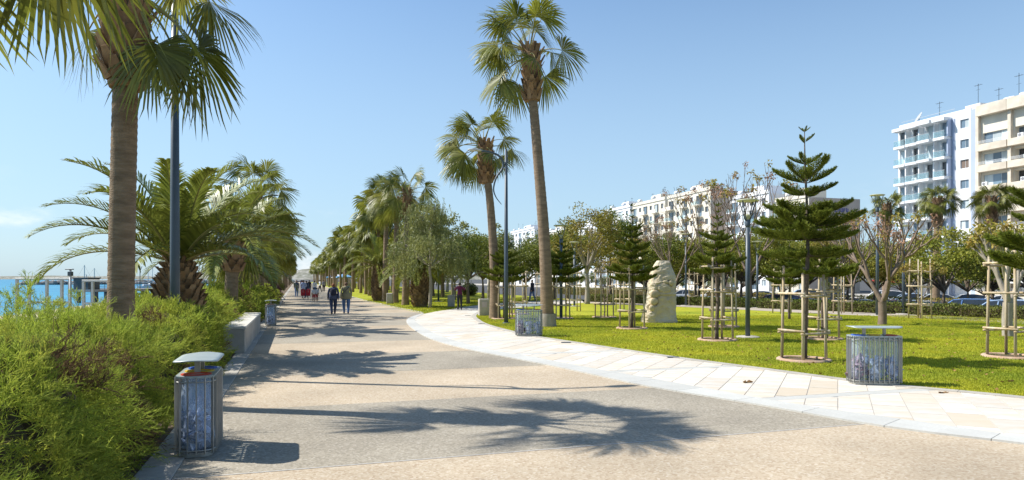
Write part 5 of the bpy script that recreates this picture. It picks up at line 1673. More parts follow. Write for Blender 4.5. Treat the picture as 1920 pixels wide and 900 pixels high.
while x < jl:
    put('railing_post', rm, t, (x, -1.4, .62)); x += 1.6
for z in (.98, 1.3, 1.62):
    b = MB(); b.tube([(0, -1.4, z), (jl, -1.4, z)], .022, 6); b.build('rail', 'pole', t)
b = MB(); b.box((0, -1.2, .62), (1.6, 1.0, 1.9)); b.box((-.1, -1.3, 1.9), (1.7, 1.1, 2.02)); b.build('cabin', 'pile', t)
for i, (a, yy, lb) in enumerate([(258, 86, 'first'), (280, 88, 'second'), (376, 96, 'third'), (392, 98, 'fourth'), (405, 99, 'fifth'), (416, 100, 'sixth'), (426, 102, 'seventh')]):
    p = at(a, yy); s_ = (p - J0).dot(jd) / jl
    tt = thing('jetty_lamp', lb + ' forked lamp post from the palm trunk along the jetty', 'lamp post', J0 + jd * (s_ / jl) + Vector((0, 0, .62)), ja, 'forked lamps on the jetty')
    b = MB(); b.tube([(0, 0, 0), (0, 0, 2.3)], .055, 6); b.build('pole', 'pole', tt)
    for s2 in (-1, 1):
        b = MB(); b.tube([(0, 0, 2.25), (s2 * .32, 0, 2.85)], .045, 6); b.build('arm', 'pole', tt)
# breakwater of rocks
M['rock'] = mat('breakwater_rock', (.30, .28, .26), (.20, .19, .18), .3, .95)
t = thing('breakwater', 'low rocky breakwater along the sea horizon', 'breakwater', (0, 0, 0))
rng = np.random.default_rng(4); b = MB()
P0, P1 = at(55, 330), at(560, 420)
for k in range(260):
    f = rng.random(); p = P0.lerp(P1, f); r = rng.uniform(.9, 2.0)
    b.ball((p.x + rng.normal() * 2, p.y + rng.normal() * 2, -1.1 + rng.uniform(0, 1.3)), (r * 1.3, r, r * .8), 4)
o = b.build('rocks', 'rock', t); o['kind'] = 'stuff'
# sailing boats behind the breakwater
M['hull'] = mat('hull_white', (.7, .71, .72), (.6, .62, .64), 2, .3)
for i, (a, y, h, lb) in enumerate([(155, 150, 5.9, 'white sailing boat with the tallest mast left of the palm trunk'), (173, 150, 5.2, 'white sailing boat with a shorter mast near the palm trunk'), (275, 200, 5.5, 'distant sailing boat between the jetty lamps'), (284, 230, 6.6, 'distant sailing boat left of the squat date palm'), (160, 170, 4.0, 'small sailing boat between the two masts')]):
    tt = thing('sailing_boat', lb, 'boat', at(a, y, -1.0), .4 * i, 'moored sailing boats')
    vs = []; n = 9
    for k in range(n):
        f = k / (n - 1); w = .95 * math.sin(math.pi * (.12 + .8 * f)) * (1 if f < .8 else (1 - f) / .2 * .9 + .1); x = -2.6 + 5.6 * f
        vs += [(x, -w, .75 + .2 * f), (x, -w * .6, -.2), (x, w * .6, -.2), (x, w, .75 + .2 * f)]
    fs = []
    for k in range(n - 1):
        for j in range(3): fs.append((k * 4 + j, k * 4 + 4 + j, k * 4 + 5 + j, k * 4 + 1 + j))
        fs.append((k * 4 + 3, k * 4 + 7, k * 4 + 4, k * 4))
    fs += [(0, 1, 2, 3), ((n - 1) * 4 + 3, (n - 1) * 4 + 2, (n - 1) * 4 + 1, (n - 1) * 4)]
    b = MB(); b.add(vs, fs); b.build('hull', 'hull', tt)
    b = MB(); b.bevbox((-1.0, -.5, .8), (.9, .5, 1.3), .08); b.build('cabin', 'hull', tt)
    b = MB(); b.tube([(.4, 0, .8), (.4, 0, h)], [.11, .08], 6); b.build('mast', 'galv', tt)
    b = MB(); b.tube([(.4, 0, 1.7), (-2.2, 0, 1.75)], .06, 6); b.build('boom', 'galv', tt)
    b = MB(); b.tube([(.4, 0, h), (3.0, 0, .95)], .012, 4); b.tube([(.4, 0, h), (-2.5, 0, .9)], .012, 4); b.build('rigging', 'pole', tt)
# pale rocks on the beach
M['beach_rock'] = mat('beach_rock', (.55, .50, .40), (.45, .40, .32), 2, .9, objrand=.1)
for i in range(14):
    rng = np.random.default_rng(50 + i); a = 258 + 7 * i; y = rng.uniform(34, 44); r = rng.uniform(.3, .6)
    b = MB(); b.ball((0, 0, 0), (r * 1.3, r, r * .6), 6); b.v = [tuple(Vector(p) * (1 + .25 * noise.noise(Vector(p) * 2.3 + Vector((i * 3, 0, 0))))) for p in b.v]
    tag(b.build('beach_rock', 'beach_rock', loc=at(a, y, -.15 + rng.uniform(-.1, .1))), 'pale rock in the low heap on the beach behind the hedge', 'rock', 'pale beach rocks')

# ================================================================== PEOPLE
def skin_body(name, joints, edges, sub=1):
    """continuous surface over a skeleton: joints {key: (x,y,z,rx,ry)}"""
    keys = list(joints); idx = {k: i for i, k in enumerate(keys)}
    me = bpy.data.meshes.new(name)
    me.from_pydata([joints[k][:3] for k in keys], [(idx[a], idx[b_]) for a, b_ in edges], [])
    o = bpy.data.objects.new(name, me); COL.objects.link(o)
    o.modifiers.new('skin', 'SKIN'); ss = o.modifiers.new('sub', 'SUBSURF'); ss.levels = sub; ss.render_levels = sub
    sv = me.skin_vertices[0].data
    for k in keys: sv[idx[k]].radius = joints[k][3:5]
    sv[idx[keys[0]]].use_root = True
    dg = bpy.context.evaluated_depsgraph_get(); dg.update()
    out = bpy.data.meshes.new_from_object(o.evaluated_get(dg))
    bpy.data.objects.remove(o)
    return out
def flat(name, c, rough=.85):
    if name not in M: M[name] = mat(name, c, tuple(x * .8 for x in c), 14, rough)
    return name
flat('skin', (.48, .30, .21)); flat('shoe', (.05, .05, .055)); flat('sock_white', (.7, .7, .7))
def person(label, base, heading, height=1.65, top='jacket_navy', legs='jeans_dark', hair='hair_brown', phase=1.0, wide=1.0, arms='walk', shoes='shoe', hairlen=0, skirt=None, sleeves=True, legcut=None, sub=1, group=None):
    s = height / 1.66
    ph = phase * .17
    J = {'pel': (0, 0, .93, .155 * wide, .115 * wide), 'waist': (0, 0, 1.07, .14 * wide, .105 * wide), 'chest': (0, .01, 1.27, .165 * wide, .115 * wide), 'upper': (0, 0, 1.39, .12 * wide, .085),
         'neck': (0, .01, 1.465, .052, .052), 'skull': (0, .03, 1.54, .075, .085), 'crown': (0, .02, 1.615, .062, .07)}
    E = [('pel', 'waist'), ('waist', 'chest'), ('chest', 'upper'), ('upper', 'neck'), ('neck', 'skull'), ('skull', 'crown')]
    for sd, nm in ((-1, 'l'), (1, 'r')):
        f = ph * sd
        J['hip' + nm] = (sd * .09 * wide, 0, .86, .105 * wide, .11 * wide)
        J['knee' + nm] = (sd * .088 * wide, f * .6 + .03, .48, .076 * (.5 + .5 * wide), .08 * (.5 + .5 * wide))
        J['ankle' + nm] = (sd * .085, f * 1.25 - .03, .09, .052, .055)
        J['toe' + nm] = (sd * .095, f * 1.25 + .12, .035, .042, .03)
        E += [('pel', 'hip' + nm), ('hip' + nm, 'knee' + nm), ('knee' + nm, 'ankle' + nm), ('ankle' + nm, 'toe' + nm)]
        J['sh' + nm] = (sd * .168 * wide, 0, 1.37, .070, .068)
        if arms == 'walk': el, wr, hd = (sd * .212 * wide, -f * .5 - .03, 1.11), (sd * .215 * wide, -f * 1.1 + .05, .87), (sd * .215 * wide, -f * 1.2 + .07, .79)
        elif arms == 'front': el, wr, hd = (sd * .24 * wide, .02, 1.11), (sd * .17, .26, 1.03), (sd * .14, .34, 1.03)
        else: el, wr, hd = (sd * .28 * wide, .10, 1.18), (sd * .33, .25, 1.28), (sd * .33, .31, 1.32)
        J['el' + nm] = (*el, .06, .06); J['wr' + nm] = (*wr, .042, .04); J['hd' + nm] = (*hd, .035, .022)
        E += [('upper', 'sh' + nm), ('sh' + nm, 'el' + nm), ('el' + nm, 'wr' + nm), ('wr' + nm, 'hd' + nm)]
    me = skin_body('person', J, E, sub)
    mats = [top, legs, 'skin', shoes]
    for m_ in mats: me.materials.append(M[m_])
    mi = []
    hx = [J['hdl'], J['hdr']]; wx = [J['wrl'], J['wrr']]
    lc = legcut or 0.08
    for p in me.polygons:
        c = p.center
        near_hand = any((c - Vector(h[:3])).length < .075 for h in hx) or (not sleeves and any((c - Vector(h[:3])).length < .2 for h in wx))
        if near_hand: mi.append(2)
        elif c.z > 1.455: mi.append(2)
        elif c.z > .90 or abs(c.x) > .19 * wide: mi.append(0)
        elif c.z > lc: mi.append(1)
        elif c.z > .085: mi.append(2)
        else: mi.append(3)
    me.polygons.foreach_set('material_index', mi); me.polygons.foreach_set('use_smooth', [True] * len(mi))
    # fingers, nose and ears joined into the same mesh
    bm = bmesh.new(); bm.from_mesh(me)
    def extra(mb, slot):
        n0 = len(bm.faces); vv = [bm.verts.new(p) for p in mb.v]
        for f in mb.f:
            try: fc = bm.faces.new([vv[i] for i in f]); fc.material_index = slot; fc.smooth = True
            except ValueError: pass
    for sd, nm in ((-1, 'l'), (1, 'r')):
        h = Vector(J['hd' + nm][:3]); w = Vector(J['wr' + nm][:3]); d = (h - w).normalized(); a = Vector((0, 1, 0)) if abs(d.y) < .7 else Vector((1, 0, 0))
        a = (a - d * a.dot(d)).normalized(); c = d.cross(a)
        for k in range(4):
            o_ = a * (.027 - .018 * k); L = (.062, .07, .066, .052)[k]
            mb = MB(); mb.tube([h + o_ + d * .02, h + o_ + d * (.02 + L * .55) + c * .008, h + o_ + d * (.02 + L) + c * .024], [.0095, .009, .0075], 5); extra(mb, 2)
        mb = MB(); mb.tube([h + a * .025 - d * .02, h + a * .052 + d * .012, h + a * .056 + d * .045], [.011, .010, .008], 5); extra(mb, 2)
    mb = MB(); mb.ball((0, .125, 1.55), (.014, .022, .02), 5); extra(mb, 2)
    for sd in (-1, 1):
        mb = MB(); mb.ball((sd * .082, .025, 1.55), (.012, .022, .032), 5); extra(mb, 2)
        mb = MB(); mb.ball((sd * .032, .108, 1.575), (.012, .008, .007), 4); extra(mb, 3)
    mb = MB(); mb.ball((0, .112, 1.508), (.025, .008, .006), 4); extra(mb, 2)
    bm.to_mesh(me); bm.free()
    t = thing('person', label, 'person', base, heading, group)
    t.scale = (s, s, s)
    body = put('body', me, t)
    # hair: cap over the back of the skull
    mb = MB(); n = 10; vs = []; fs = []
    for i in range(7):
        a = math.pi * i / 6 * (.62 if hairlen == 0 else .72)
        for k in range(n):
            b_ = 2 * math.pi * k / n
            back = max(0, -math.sin(b_)); front = max(0, math.sin(b_))
            aa = a * (1 - .42 * front)
            r = .097
            z = 1.555 + r * 1.12 * math.cos(aa) - (hairlen * .10 * back if i == 6 else 0)
            vs.append((r * .95 * math.sin(aa) * math.cos(b_), .018 + r * 1.12 * math.sin(aa) * math.sin(b_) - .006, z))
    for i in range(6):
        for k in range(n): fs.append((i * n + k, i * n + (k + 1) % n, (i + 1) * n + (k + 1) % n, (i + 1) * n + k))
    mb.add(vs, fs); put('hair', mb.mesh('hair', hair, True), t)
    # jacket hem: a loose skirt of cloth over the hips
    if skirt:
        mb = MB(); z1, z0, w0, w1 = skirt
        mb.lathe([(w1 * .93, z1), (w1, z1 - .05), (w0, z0), (w0 * .97, z0 - .01)], 16, sx=1, sy=.74); mb.f = [f for f in mb.f if len(f) == 4]; mb.m = [0] * len(mb.f)
        put('jacket_hem', mb.mesh('jacket_hem', top, True), t)
    return t
flat('jacket_navy', (.075, .09, .15)); flat('jeans_dark', (.035, .05, .10)); flat('hair_red', (.24, .10, .045)); flat('jacket_khaki', (.26, .235, .14)); flat('jeans_blue', (.11, .18, .33)); flat('hair_brown', (.13, .075, .045))
flat('hair_dark', (.03, .025, .022)); flat('top_maroon', (.10, .012, .045)); flat('leg_black', (.025, .025, .03)); flat('shirt_white', (.72, .72, .74)); flat('shirt_blue', (.35, .42, .62)); flat('short_red', (.50, .035, .05)); flat('grey_cloth', (.25, .25, .27)); flat('pack', (.03, .032, .055))
TOW = PANG - math.pi / 2     # heading along the promenade, away from the camera (person faces +y)
q = survey(625, 590)
person('person in a navy jacket with a dark backpack walking away, left of the couple', q, TOW, 1.62, 'jacket_navy', 'jeans_dark', 'hair_red', 1.0, 1.22, skirt=(1.12, .84, .245, .225), hairlen=.3)
t = thing('backpack', 'small dark backpack on the left walker of the couple', 'backpack', q, TOW); b = MB(); b.bevbox((-.14, -.27, 1.0), (.14, -.135, 1.36), .04); b.build('bag', 'pack', t, True)
for sd in (-1, 1):
    b = MB(); b.tube([(sd * .1, -.15, 1.1), (sd * .125, -.06, 1.40), (sd * .12, .06, 1.40), (sd * .12, .135, 1.25)], .02, 6); b.build('strap', 'pack', t, True)
q = survey(649, 589)
person('person in a khaki jacket and blue jeans walking away, right of the couple', q, TOW, 1.68, 'jacket_khaki', 'jeans_blue', 'hair_brown', -1.0, 1.25, skirt=(1.12, .80, .26, .24))
t = thing('shoulder_bag', 'small pale bag slung across the khaki jacket', 'bag', q, TOW); b = MB(); b.bevbox((-.37, -.06, .82), (-.29, .10, 1.0), .03); b.build('pouch', 'shirt_white', t, True)
b = MB(); b.tube([(.14, -.10, 1.42), (0, -.165, 1.28), (-.18, -.16, 1.12), (-.32, 0, .98)], .014, 6); b.build('strap', 'leg_black', t, True)
q = survey(862, 582); person('person in a maroon top and black leggings skating on the white path', (q.x, q.y, .085), TOW - .3, 1.55, 'top_maroon', 'leg_black', 'hair_dark', 1.0, 1.0, arms='out')
for sd, ph in ((-1, -.2), (1, .2)):
    t = thing('roller_skate', 'dark roller skate on the %s foot of the skater' % ('left' if sd < 0 else 'right'), 'roller skate', (q.x, q.y, .02), TOW - .3)
    b = MB(); b.bevbox((sd * .085 - .045, ph - .12, .07), (sd * .085 + .045, ph + .16, .2), .02); b.build('boot', 'shoe', t, True)
    for k in range(4):
        b = MB(); b.tube([(sd * .085 - .015, ph - .1 + k * .075, .034), (sd * .085 + .015, ph - .1 + k * .075, .034)], .034, 10); b.build('wheel', 'grey_cloth', t)
people = [(556, 557, 1.72, TOW + math.pi, 'jacket_navy', 'jeans_blue', 'hair_dark', 'person in a dark jacket walking towards the camera by the hedge'),
          (588, 565.5, 1.12, TOW, 'shirt_white', 'short_red', 'hair_dark', 'left child of the pair in white shirts and red shorts'), (594, 565, 1.12, TOW, 'shirt_white', 'short_red', 'hair_dark', 'right child of the pair in white shirts and red shorts'),
          (569, 560, 1.75, TOW, 'shirt_blue', 'grey_cloth', 'hair_dark', 'person in a pale blue shirt pushing the red pushchair'), (574.5, 558, 1.68, TOW, 'jacket_navy', 'jeans_dark', 'hair_brown', 'person in navy beside the red pushchair'),
          (580, 551, 1.7, TOW, 'leg_black', 'jeans_dark', 'hair_dark', 'far walker in black beyond the pushchair'), (590, 553, 1.65, TOW, 'shirt_white', 'jeans_blue', 'hair_brown', 'far walker in white beyond the two children'),
          (607, 547, 1.7, TOW, 'grey_cloth', 'leg_black', 'hair_dark', 'distant figure in grey near the blue awning'), (600, 548, 1.7, TOW + 2, 'shirt_white', 'leg_black', 'hair_dark', 'distant figure in white near the blue awning'), (566, 546, 1.7, TOW, 'top_maroon', 'leg_black', 'hair_dark', 'distant figure in maroon at the vanishing end of the promenade')]
for i, (a, b_, h, hd, tp, lg, hr, lb) in enumerate(people):
    q = survey(a, b_); kid = h < 1.3
    person(lb, q, hd, h, tp, lg, hr, (-1) ** i, 1.0, arms='front' if 'pushing' in lb else 'walk', legcut=.5 if kid else None, sleeves=not kid, sub=1)
q = survey(998, 565); person('person in a dark coat and blue jeans on the far path between the palms', (q.x, q.y, LAWN_Z), 2.2, 1.75, 'pack', 'jeans_blue', 'hair_dark', 1, 1.05, skirt=(1.05, .78, .21, .19))
# red twin pushchair
q = survey(573, 561.5); t = thing('pushchair', 'red twin pushchair pushed along the promenade', 'pushchair', q, TOW, sc=.85)
for x in (-.26, .26):
    b = MB(); b.bevbox((x - .23, -.1, .38), (x + .23, .4, .52), .04); b.build('seat', 'short_red', t); b = MB(); b.bevbox((x - .23, -.22, .45), (x + .23, -.1, 1.02), .04); b.build('backrest', 'short_red', t)
    b = MB(); b.lathe([(.25, 0), (.24, .12), (.17, .22), (.001, .27)], 10, c=(x, .0, .86)); b.build('hood', 'short_red', t, True)
    for y in (-.3, .45):
        b = MB(); b.tube([(x - .02, y, .13), (x + .02, y, .13)], .13, 12); b.build('wheel', 'leg_black', t)
    b = MB(); b.tube([(x, .42, .15), (x, -.1, .6), (x, -.5, 1.02)], .016, 6); b.build('frame', 'galv', t)
b = MB(); b.tube([(-.42, -.5, 1.02), (.42, -.5, 1.02)], .02, 6); b.build('handle', 'leg_black', t)
# blue awnings far along the promenade
flat('awning_blue', (.16, .36, .62)); flat('awning_white', (.7, .7, .68))
for a, y, m_, lb in [(622, 175, 'awning_blue', 'blue awning stall far along the inland palms'), (645, 130, 'awning_blue', 'second blue and white awning stall behind the couple'), (634, 160, 'awning_white', 'white awning stall between the two blue ones')]:
    p = at(a, y); t = thing('awning_stall', lb, 'stall', (p.x, p.y, LAWN_Z), PANG)
    for x in (-1.6, 1.6):
        for yy in (-1.2, 1.2):
            b = MB(); b.tube([(x, yy, 0), (x, yy, 2.3)], .04, 6); b.build('post', 'galv', t)
    b = MB(); b.add([(-1.8, -1.4, 2.25), (1.8, -1.4, 2.25), (1.8, 1.4, 2.25), (-1.8, 1.4, 2.25), (0, 0, 2.9), (-1.8, -1.4, 2.05), (1.8, -1.4, 2.05), (1.8, 1.4, 2.05), (-1.8, 1.4, 2.05)], [(0, 1, 4), (1, 2, 4), (2, 3, 4), (3, 0, 4), (5, 6, 1, 0), (6, 7, 2, 1), (7, 8, 3, 2), (8, 5, 0, 3)]); b.build('awning', m_, t)
    b = MB(); b.bevbox((-1.4, -.9, 0), (1.4, -.3, .95), .03); b.build('counter', 'concrete', t)

# ================================================================== CARS
M['glass_car'] = mat('car_glass', (.02, .025, .03), (.03, .035, .04), 3, .06, spec=.8)
M['tyre'] = mat('tyre', (.02, .02, .02), (.03, .03, .03), 9, .85)
M['rim'] = mat('rim', (.45, .45, .46), (.38, .38, .4), 5, .35, metal=.7)
M['tail'] = mat('tail_lamp', (.35, .02, .02), (.25, .015, .015), 5, .25)
M['head'] = mat('head_lamp', (.7, .72, .75), (.6, .62, .66), 5, .15)
CARKIT = {}
def car_kit(kind):
    """x forward; sections through the length"""
    if kind == 'suv': L, Wd, H, S_ = 4.5, .92, 1.68, [(-2.25, .55, .95), (-2.2, .42, 1.05), (-1.6, .36, 1.05), (-.8, .34, 1.03), (.3, .34, 1.0), (.95, .34, .98), (1.6, .36, .92), (2.1, .42, .80), (2.25, .5, .66)]; roof = [(-2.12, 1.06), (-1.9, 1.58), (-1.2, 1.68), (-.2, 1.68), (.3, 1.62), (1.05, 1.0)]
    else: L, Wd, H, S_ = 4.3, .87, 1.45, [(-2.15, .5, .82), (-2.08, .40, .95), (-1.5, .33, .97), (-.7, .31, .93), (.2, .31, .91), (.9, .31, .88), (1.5, .33, .80), (2.0, .4, .68), (2.15, .48, .58)]; roof = [(-1.95, .97), (-1.25, 1.38), (-.7, 1.45), (-.1, 1.44), (.3, 1.38), (1.1, .90)]
    b = MB(); vs = []; fs = []; n = 9
    for i, (x, z0, z1) in enumerate(S_):
        w = Wd * (.86 if i in (0, len(S_) - 1) else .95 if i in (1, len(S_) - 2) else 1)
        vs += [(x, -w * .9, z0 - .12), (x, -w, z0 + .08), (x, -w * 1.0, (z0 + z1) / 2), (x, -w * .95, z1 - .05), (x, -w * .84, z1), (x, w * .84, z1), (x, w * .95, z1 - .05), (x, w, (z0 + z1) / 2), (x, w, z0 + .08), (x, w * .9, z0 - .12)]
    n = 10
    for i in range(len(S_) - 1):
        for k in range(n): fs.append((i * n + k, i * n + (k + 1) % n, (i + 1) * n + (k + 1) % n, (i + 1) * n + k))
    fs += [tuple(range(n)), tuple(reversed(range((len(S_) - 1) * n, len(S_) * n)))]
    body = MB(); body.add(vs, fs)
    gl = MB(); vs = []; fs = []
    for x, z in roof:
        f = (z - .9) / (H - .9); w = Wd * (.86 - .17 * max(0, f))
        vs += [(x, -Wd * .84, .9), (x, -w, z - .03), (x, -w * .9, z), (x, w * .9, z), (x, w, z - .03), (x, Wd * .84, .9)]
    for i in range(len(roof) - 1):
        for k in range(5): fs.append((i * 6 + k, i * 6 + k + 1, (i + 1) * 6 + k + 1, (i + 1) * 6 + k))
    gl.add(vs, fs)
    rf = MB(); vs = []; fs = []
    rr = roof[1:-1]
    for x, z in rr:
        w = Wd * (.86 - .17 * (z - .9) / (H - .9))
        vs += [(x, -w * 1.01, z - .06), (x, -w * .92, z + .012), (x, w * .92, z + .012), (x, w * 1.01, z - .06)]
    for i in range(len(rr) - 1):
        for k in range(3): fs.append((i * 4 + k, i * 4 + k + 1, (i + 1) * 4 + k + 1, (i + 1) * 4 + k))
    rf.add(vs, fs)
    pil = []
    for (x0, x1) in ((roof[0], roof[1]), (roof[-1], roof[-2]), ((.0, .9), (-.15, H - .05))):
        for sd in (-1, 1):
            m_ = MB(); w1 = Wd * (.86 - .17 * (x1[1] - .9) / (H - .9))
            m_.tube([(x0[0], sd * Wd * .85, max(.9, x0[1])), (x1[0], sd * w1 * 1.0, x1[1] - .03)], .04, 5); pil.append(m_)
    wh = MB(); wh.lathe([(.20, -.1), (.31, -.1), (.33, -.06), (.33, .06), (.31, .1), (.20, .1)], 18); wh.v = [(x, z, y) for x, y, z in wh.v]
    ri = MB(); ri.lathe([(.001, .06), (.06, .085), (.18, .07), (.205, .09), (.205, -.09), (.001, -.08)], 14); ri.v = [(x, z, y) for x, y, z in ri.v]
    CARKIT[kind] = dict(body=body, glass=gl.mesh('window', 'glass_car'), roof=rf, pil=pil, wheel=wh.mesh('wheel', 'tyre', True), rim=ri.mesh('rim', 'rim', True), Wd=Wd, L=L, zt=S_[0][2])
car_kit('suv'); car_kit('saloon')
PAINT = {}
def car(label, base, rz, kind, colour):
    k = CARKIT[kind]
    if colour not in PAINT: PAINT[colour] = mat('paint', colour, tuple(c * .93 for c in colour), 2, .28, spec=.6, coat=.8)
    p = PAINT[colour]
    t = thing('parked_car', label, 'car', base, rz, 'cars parked behind the park hedge')
    bd = put('body', k['body'].mesh('body', p), t)
    put('window', k['glass'], t); put('roof', k['roof'].mesh('roof', p, True), t)
    for m_ in k['pil']: put('pillar', m_.mesh('pillar', p), t)
    for x in (-1.32, 1.35):
        for sd in (-1, 1):
            w = put('wheel', k['wheel'], t, (x, sd * (k['Wd'] - .10), .33)); put('rim', k['rim'], w)
    for sd in (-1, 1):
        b = MB(); b.bevbox((-k['L'] / 2 - .01, sd * .66 - .14, k['zt'] - .30), (-k['L'] / 2 + .10, sd * .66 + .14, k['zt'] - .08), .02); b.build('tail_lamp', 'tail', t)
        b = MB(); b.bevbox((k['L'] / 2 - .12, sd * .62 - .16, .56), (k['L'] / 2 + .005, sd * .62 + .16, .70), .02); b.build('headlight', 'head', t)
    return t
nv, lb_, sv, wh_, rd_, bk, be = (.02, .035, .09), (.30, .42, .58), (.42, .44, .46), (.72, .72, .72), (.25, .02, .03), (.018, .018, .02), (.30, .28, .24)
for a, y, rz, kd, c, lb in [(1722, 40.5, 2.6, 'saloon', nv, 'dark blue car behind the hedge left of the pale blue one'), (1800, 39.0, 2.5, 'suv', (.10, .20, .42), 'blue estate car behind the hedge, third from the right edge'), (1868, 37.0, 2.45, 'suv', lb_, 'pale blue car behind the hedge with dark rear window'),
                            (1660, 43.5, 2.6, 'saloon', bk, 'black car behind the bare branching tree'), (1600, 45, 2.6, 'saloon', nv, 'navy car right of the largest pine'), (1535, 47, 2.6, 'saloon', (.08, .14, .30), 'blue car behind the largest pine'),
                            (1330, 53, 2.7, 'saloon', lb_, 'pale blue car behind the slim pine'), (1385, 52, 2.7, 'saloon', sv, 'silver car left of the torch lamp'), (1445, 50, 2.7, 'suv', rd_, 'dark red car right of the torch lamp'), (1490, 49, 2.6, 'saloon', (.09, .16, .34), 'blue car just left of the largest pine'), (1940, 35.5, 2.5, 'saloon', sv, 'silver car cut by the right edge')]:
    car(lb, at(a, y, -.95), rz, kd, c)
for a, y, rz, kd, c, lb in [(1808, 60, 2.8, 'saloon', bk, 'black car in the second row beyond the olive hedge'), (1700, 64, 2.8, 'saloon', lb_, 'light blue car in the second row left of the stakes'), (1648, 66, 2.8, 'suv', wh_, 'white van like car in the second row behind the bare tree'), (1745, 62, 2.8, 'saloon', sv, 'silver car in the second row behind the stakes'),
                            (1870, 57, 2.8, 'saloon', wh_, 'white car in the second row below the bright tree'), (1560, 70, 2.8, 'saloon', wh_, 'white car in the second row behind the largest pine'), (1500, 74, 2.8, 'suv', lb_, 'pale car in the second row left of the largest pine'), (1420, 78, 2.8, 'saloon', wh_, 'white car in the second row behind the torch lamp'), (1340, 82, 2.8, 'suv', wh_, 'white car in the second row behind the slim pine'), (1280, 86, 2.8, 'saloon', sv, 'silver car in the second row right of the rock')]:
    car(lb, at(a, y, -.95), rz, kd, c)

# ================================================================== BUILDINGS
BANG = math.atan2(-PD.y, -PD.x)      # local x runs along the facade towards the camera, local y inland
M['white_wall'] = mat('white_render', (.76, .76, .76), (.70, .70, .71), .4, .85, c3=(.55, .57, .60), s3=.25, f3=.4)
M['cream_wall'] = mat('cream_render', (.74, .69, .58), (.67, .62, .52), .4, .85, c3=(.50, .46, .40), s3=.25, f3=.5)
M['beige_conc'] = mat('beige_concrete', (.68, .61, .50), (.60, .53, .43), .8, .9, c3=(.42, .36, .29), s3=.4, f3=.55)
M['blue_wall'] = mat('grey_blue_render', (.40, .46, .58), (.36, .42, .54), .4, .85)
M['tan_wall'] = mat('tan_render', (.58, .48, .39), (.52, .43, .35), .4, .9, c3=(.34, .28, .23), s3=.2, f3=.5)
M['pane'] = mat('window_pane', (.10, .15, .20), (.16, .22, .28), .25, .08, spec=.9, objrand=.45)
M['pane_dark'] = mat('window_pane_dark', (.04, .045, .05), (.07, .07, .075), .3, .12, spec=.7, objrand=.4)
M['curtain'] = mat('curtain', (.50, .56, .58), (.40, .47, .50), 1.5, .7, stretch=(5, 1, .2), objrand=.25)
M['frame'] = mat('window_frame', (.60, .62, .64), (.54, .56, .58), 3, .5)
M['shutter'] = mat('shutter', (.20, .15, .12), (.16, .12, .1), 3, .7, stretch=(1, 1, 12))
def rail_glass():
    m = bpy.data.materials.new('rail_glass'); m.use_nodes = True; nt = m.node_tree; b = nt.nodes['Principled BSDF']
    b.inputs['Base Color'].default_value = (.42, .56, .60, 1); b.inputs['Roughness'].default_value = .1
    t = nd(nt, 'ShaderNodeBsdfTransparent'); t.inputs[0].default_value = (.88, .95, .97, 1)
    ms = nd(nt, 'ShaderNodeMixShader'); ms.inputs[0].default_value = .2
    nt.links.new(t.outputs[0], ms.inputs[1]); nt.links.new(b.outputs[0], ms.inputs[2]); nt.links.new(ms.outputs[0], nt.nodes['Material Output'].inputs['Surface'])
    return m
M['rail_glass'] = rail_glass()
M['white_paint'] = mat('white_paint', (.74, .75, .76), (.68, .69, .70), 2, .6)
_bx = {}
def boxmesh(name, w, d, h, m):
    k = (name, round(w, 3), round(d, 3), round(h, 3), m)
    if k not in _bx:
        b = MB(); b.box((0, 0, 0), (w, d, h)); _bx[k] = b.mesh(name, m)
    return _bx[k]
def pbox(name, parent, x, y, z, w, d, h, m): return put(name, boxmesh(name, w, d, h, m), parent, (x, y, z))
def wall(parent, W_, H_, D_, openings, m, name='wall', z0=0.0, rev=.22):
    """front wall at local y=0 with true openings, side, back and top faces"""
    b = MB()
    xs = sorted({0, W_, *[o[0] for o in openings], *[o[1] for o in openings]}); zs = sorted({z0, H_, *[o[2] for o in openings], *[o[3] for o in openings]})
    for i in range(len(xs) - 1):
        for j in range(len(zs) - 1):
            cx, cz = (xs[i] + xs[i + 1]) / 2, (zs[j] + zs[j + 1]) / 2
            if any(o[0] < cx < o[1] and o[2] < cz < o[3] for o in openings): continue
            b.add([(xs[i], 0, zs[j]), (xs[i + 1], 0, zs[j]), (xs[i + 1], 0, zs[j + 1]), (xs[i], 0, zs[j + 1])], [(0, 1, 2, 3)])
    for x0, x1, a, c in openings:
        b.add([(x0, 0, a), (x1, 0, a), (x1, rev, a), (x0, rev, a), (x0, 0, c), (x1, 0, c), (x1, rev, c), (x0, rev, c)], [(0, 1, 2, 3), (7, 6, 5, 4), (0, 3, 7, 4), (2, 1, 5, 6)])
    b.add([(0, 0, z0), (0, D_, z0), (0, D_, H_), (0, 0, H_), (W_, 0, z0), (W_, D_, z0), (W_, D_, H_), (W_, 0, H_)], [(1, 0, 3, 2), (4, 5, 6, 7), (5, 1, 2, 6), (3, 7, 6, 2)])
    return b.build(name, m, parent)
def window(parent, x0, x1, z0, z1, y=.2, pane='pane', mull=2, fw=.06, sill=False):
    w = pbox('window', parent, x0, y, z0, x1 - x0, .03, z1 - z0, 'frame')
    n = mull; g = fw
    pw = (x1 - x0 - g * (n + 1)) / n
    for i in range(n): put('pane', boxmesh('pane', pw, .01, z1 - z0 - 2 * g, pane if not isinstance(pane, (list, tuple)) else random.choice(pane)), w, (g + i * (pw + g), -.014, g))
    if sill: put('sill', boxmesh('sill', x1 - x0 + .16, .16, .06, 'white_paint'), w, (-.08, -.32, -.062))
    return w
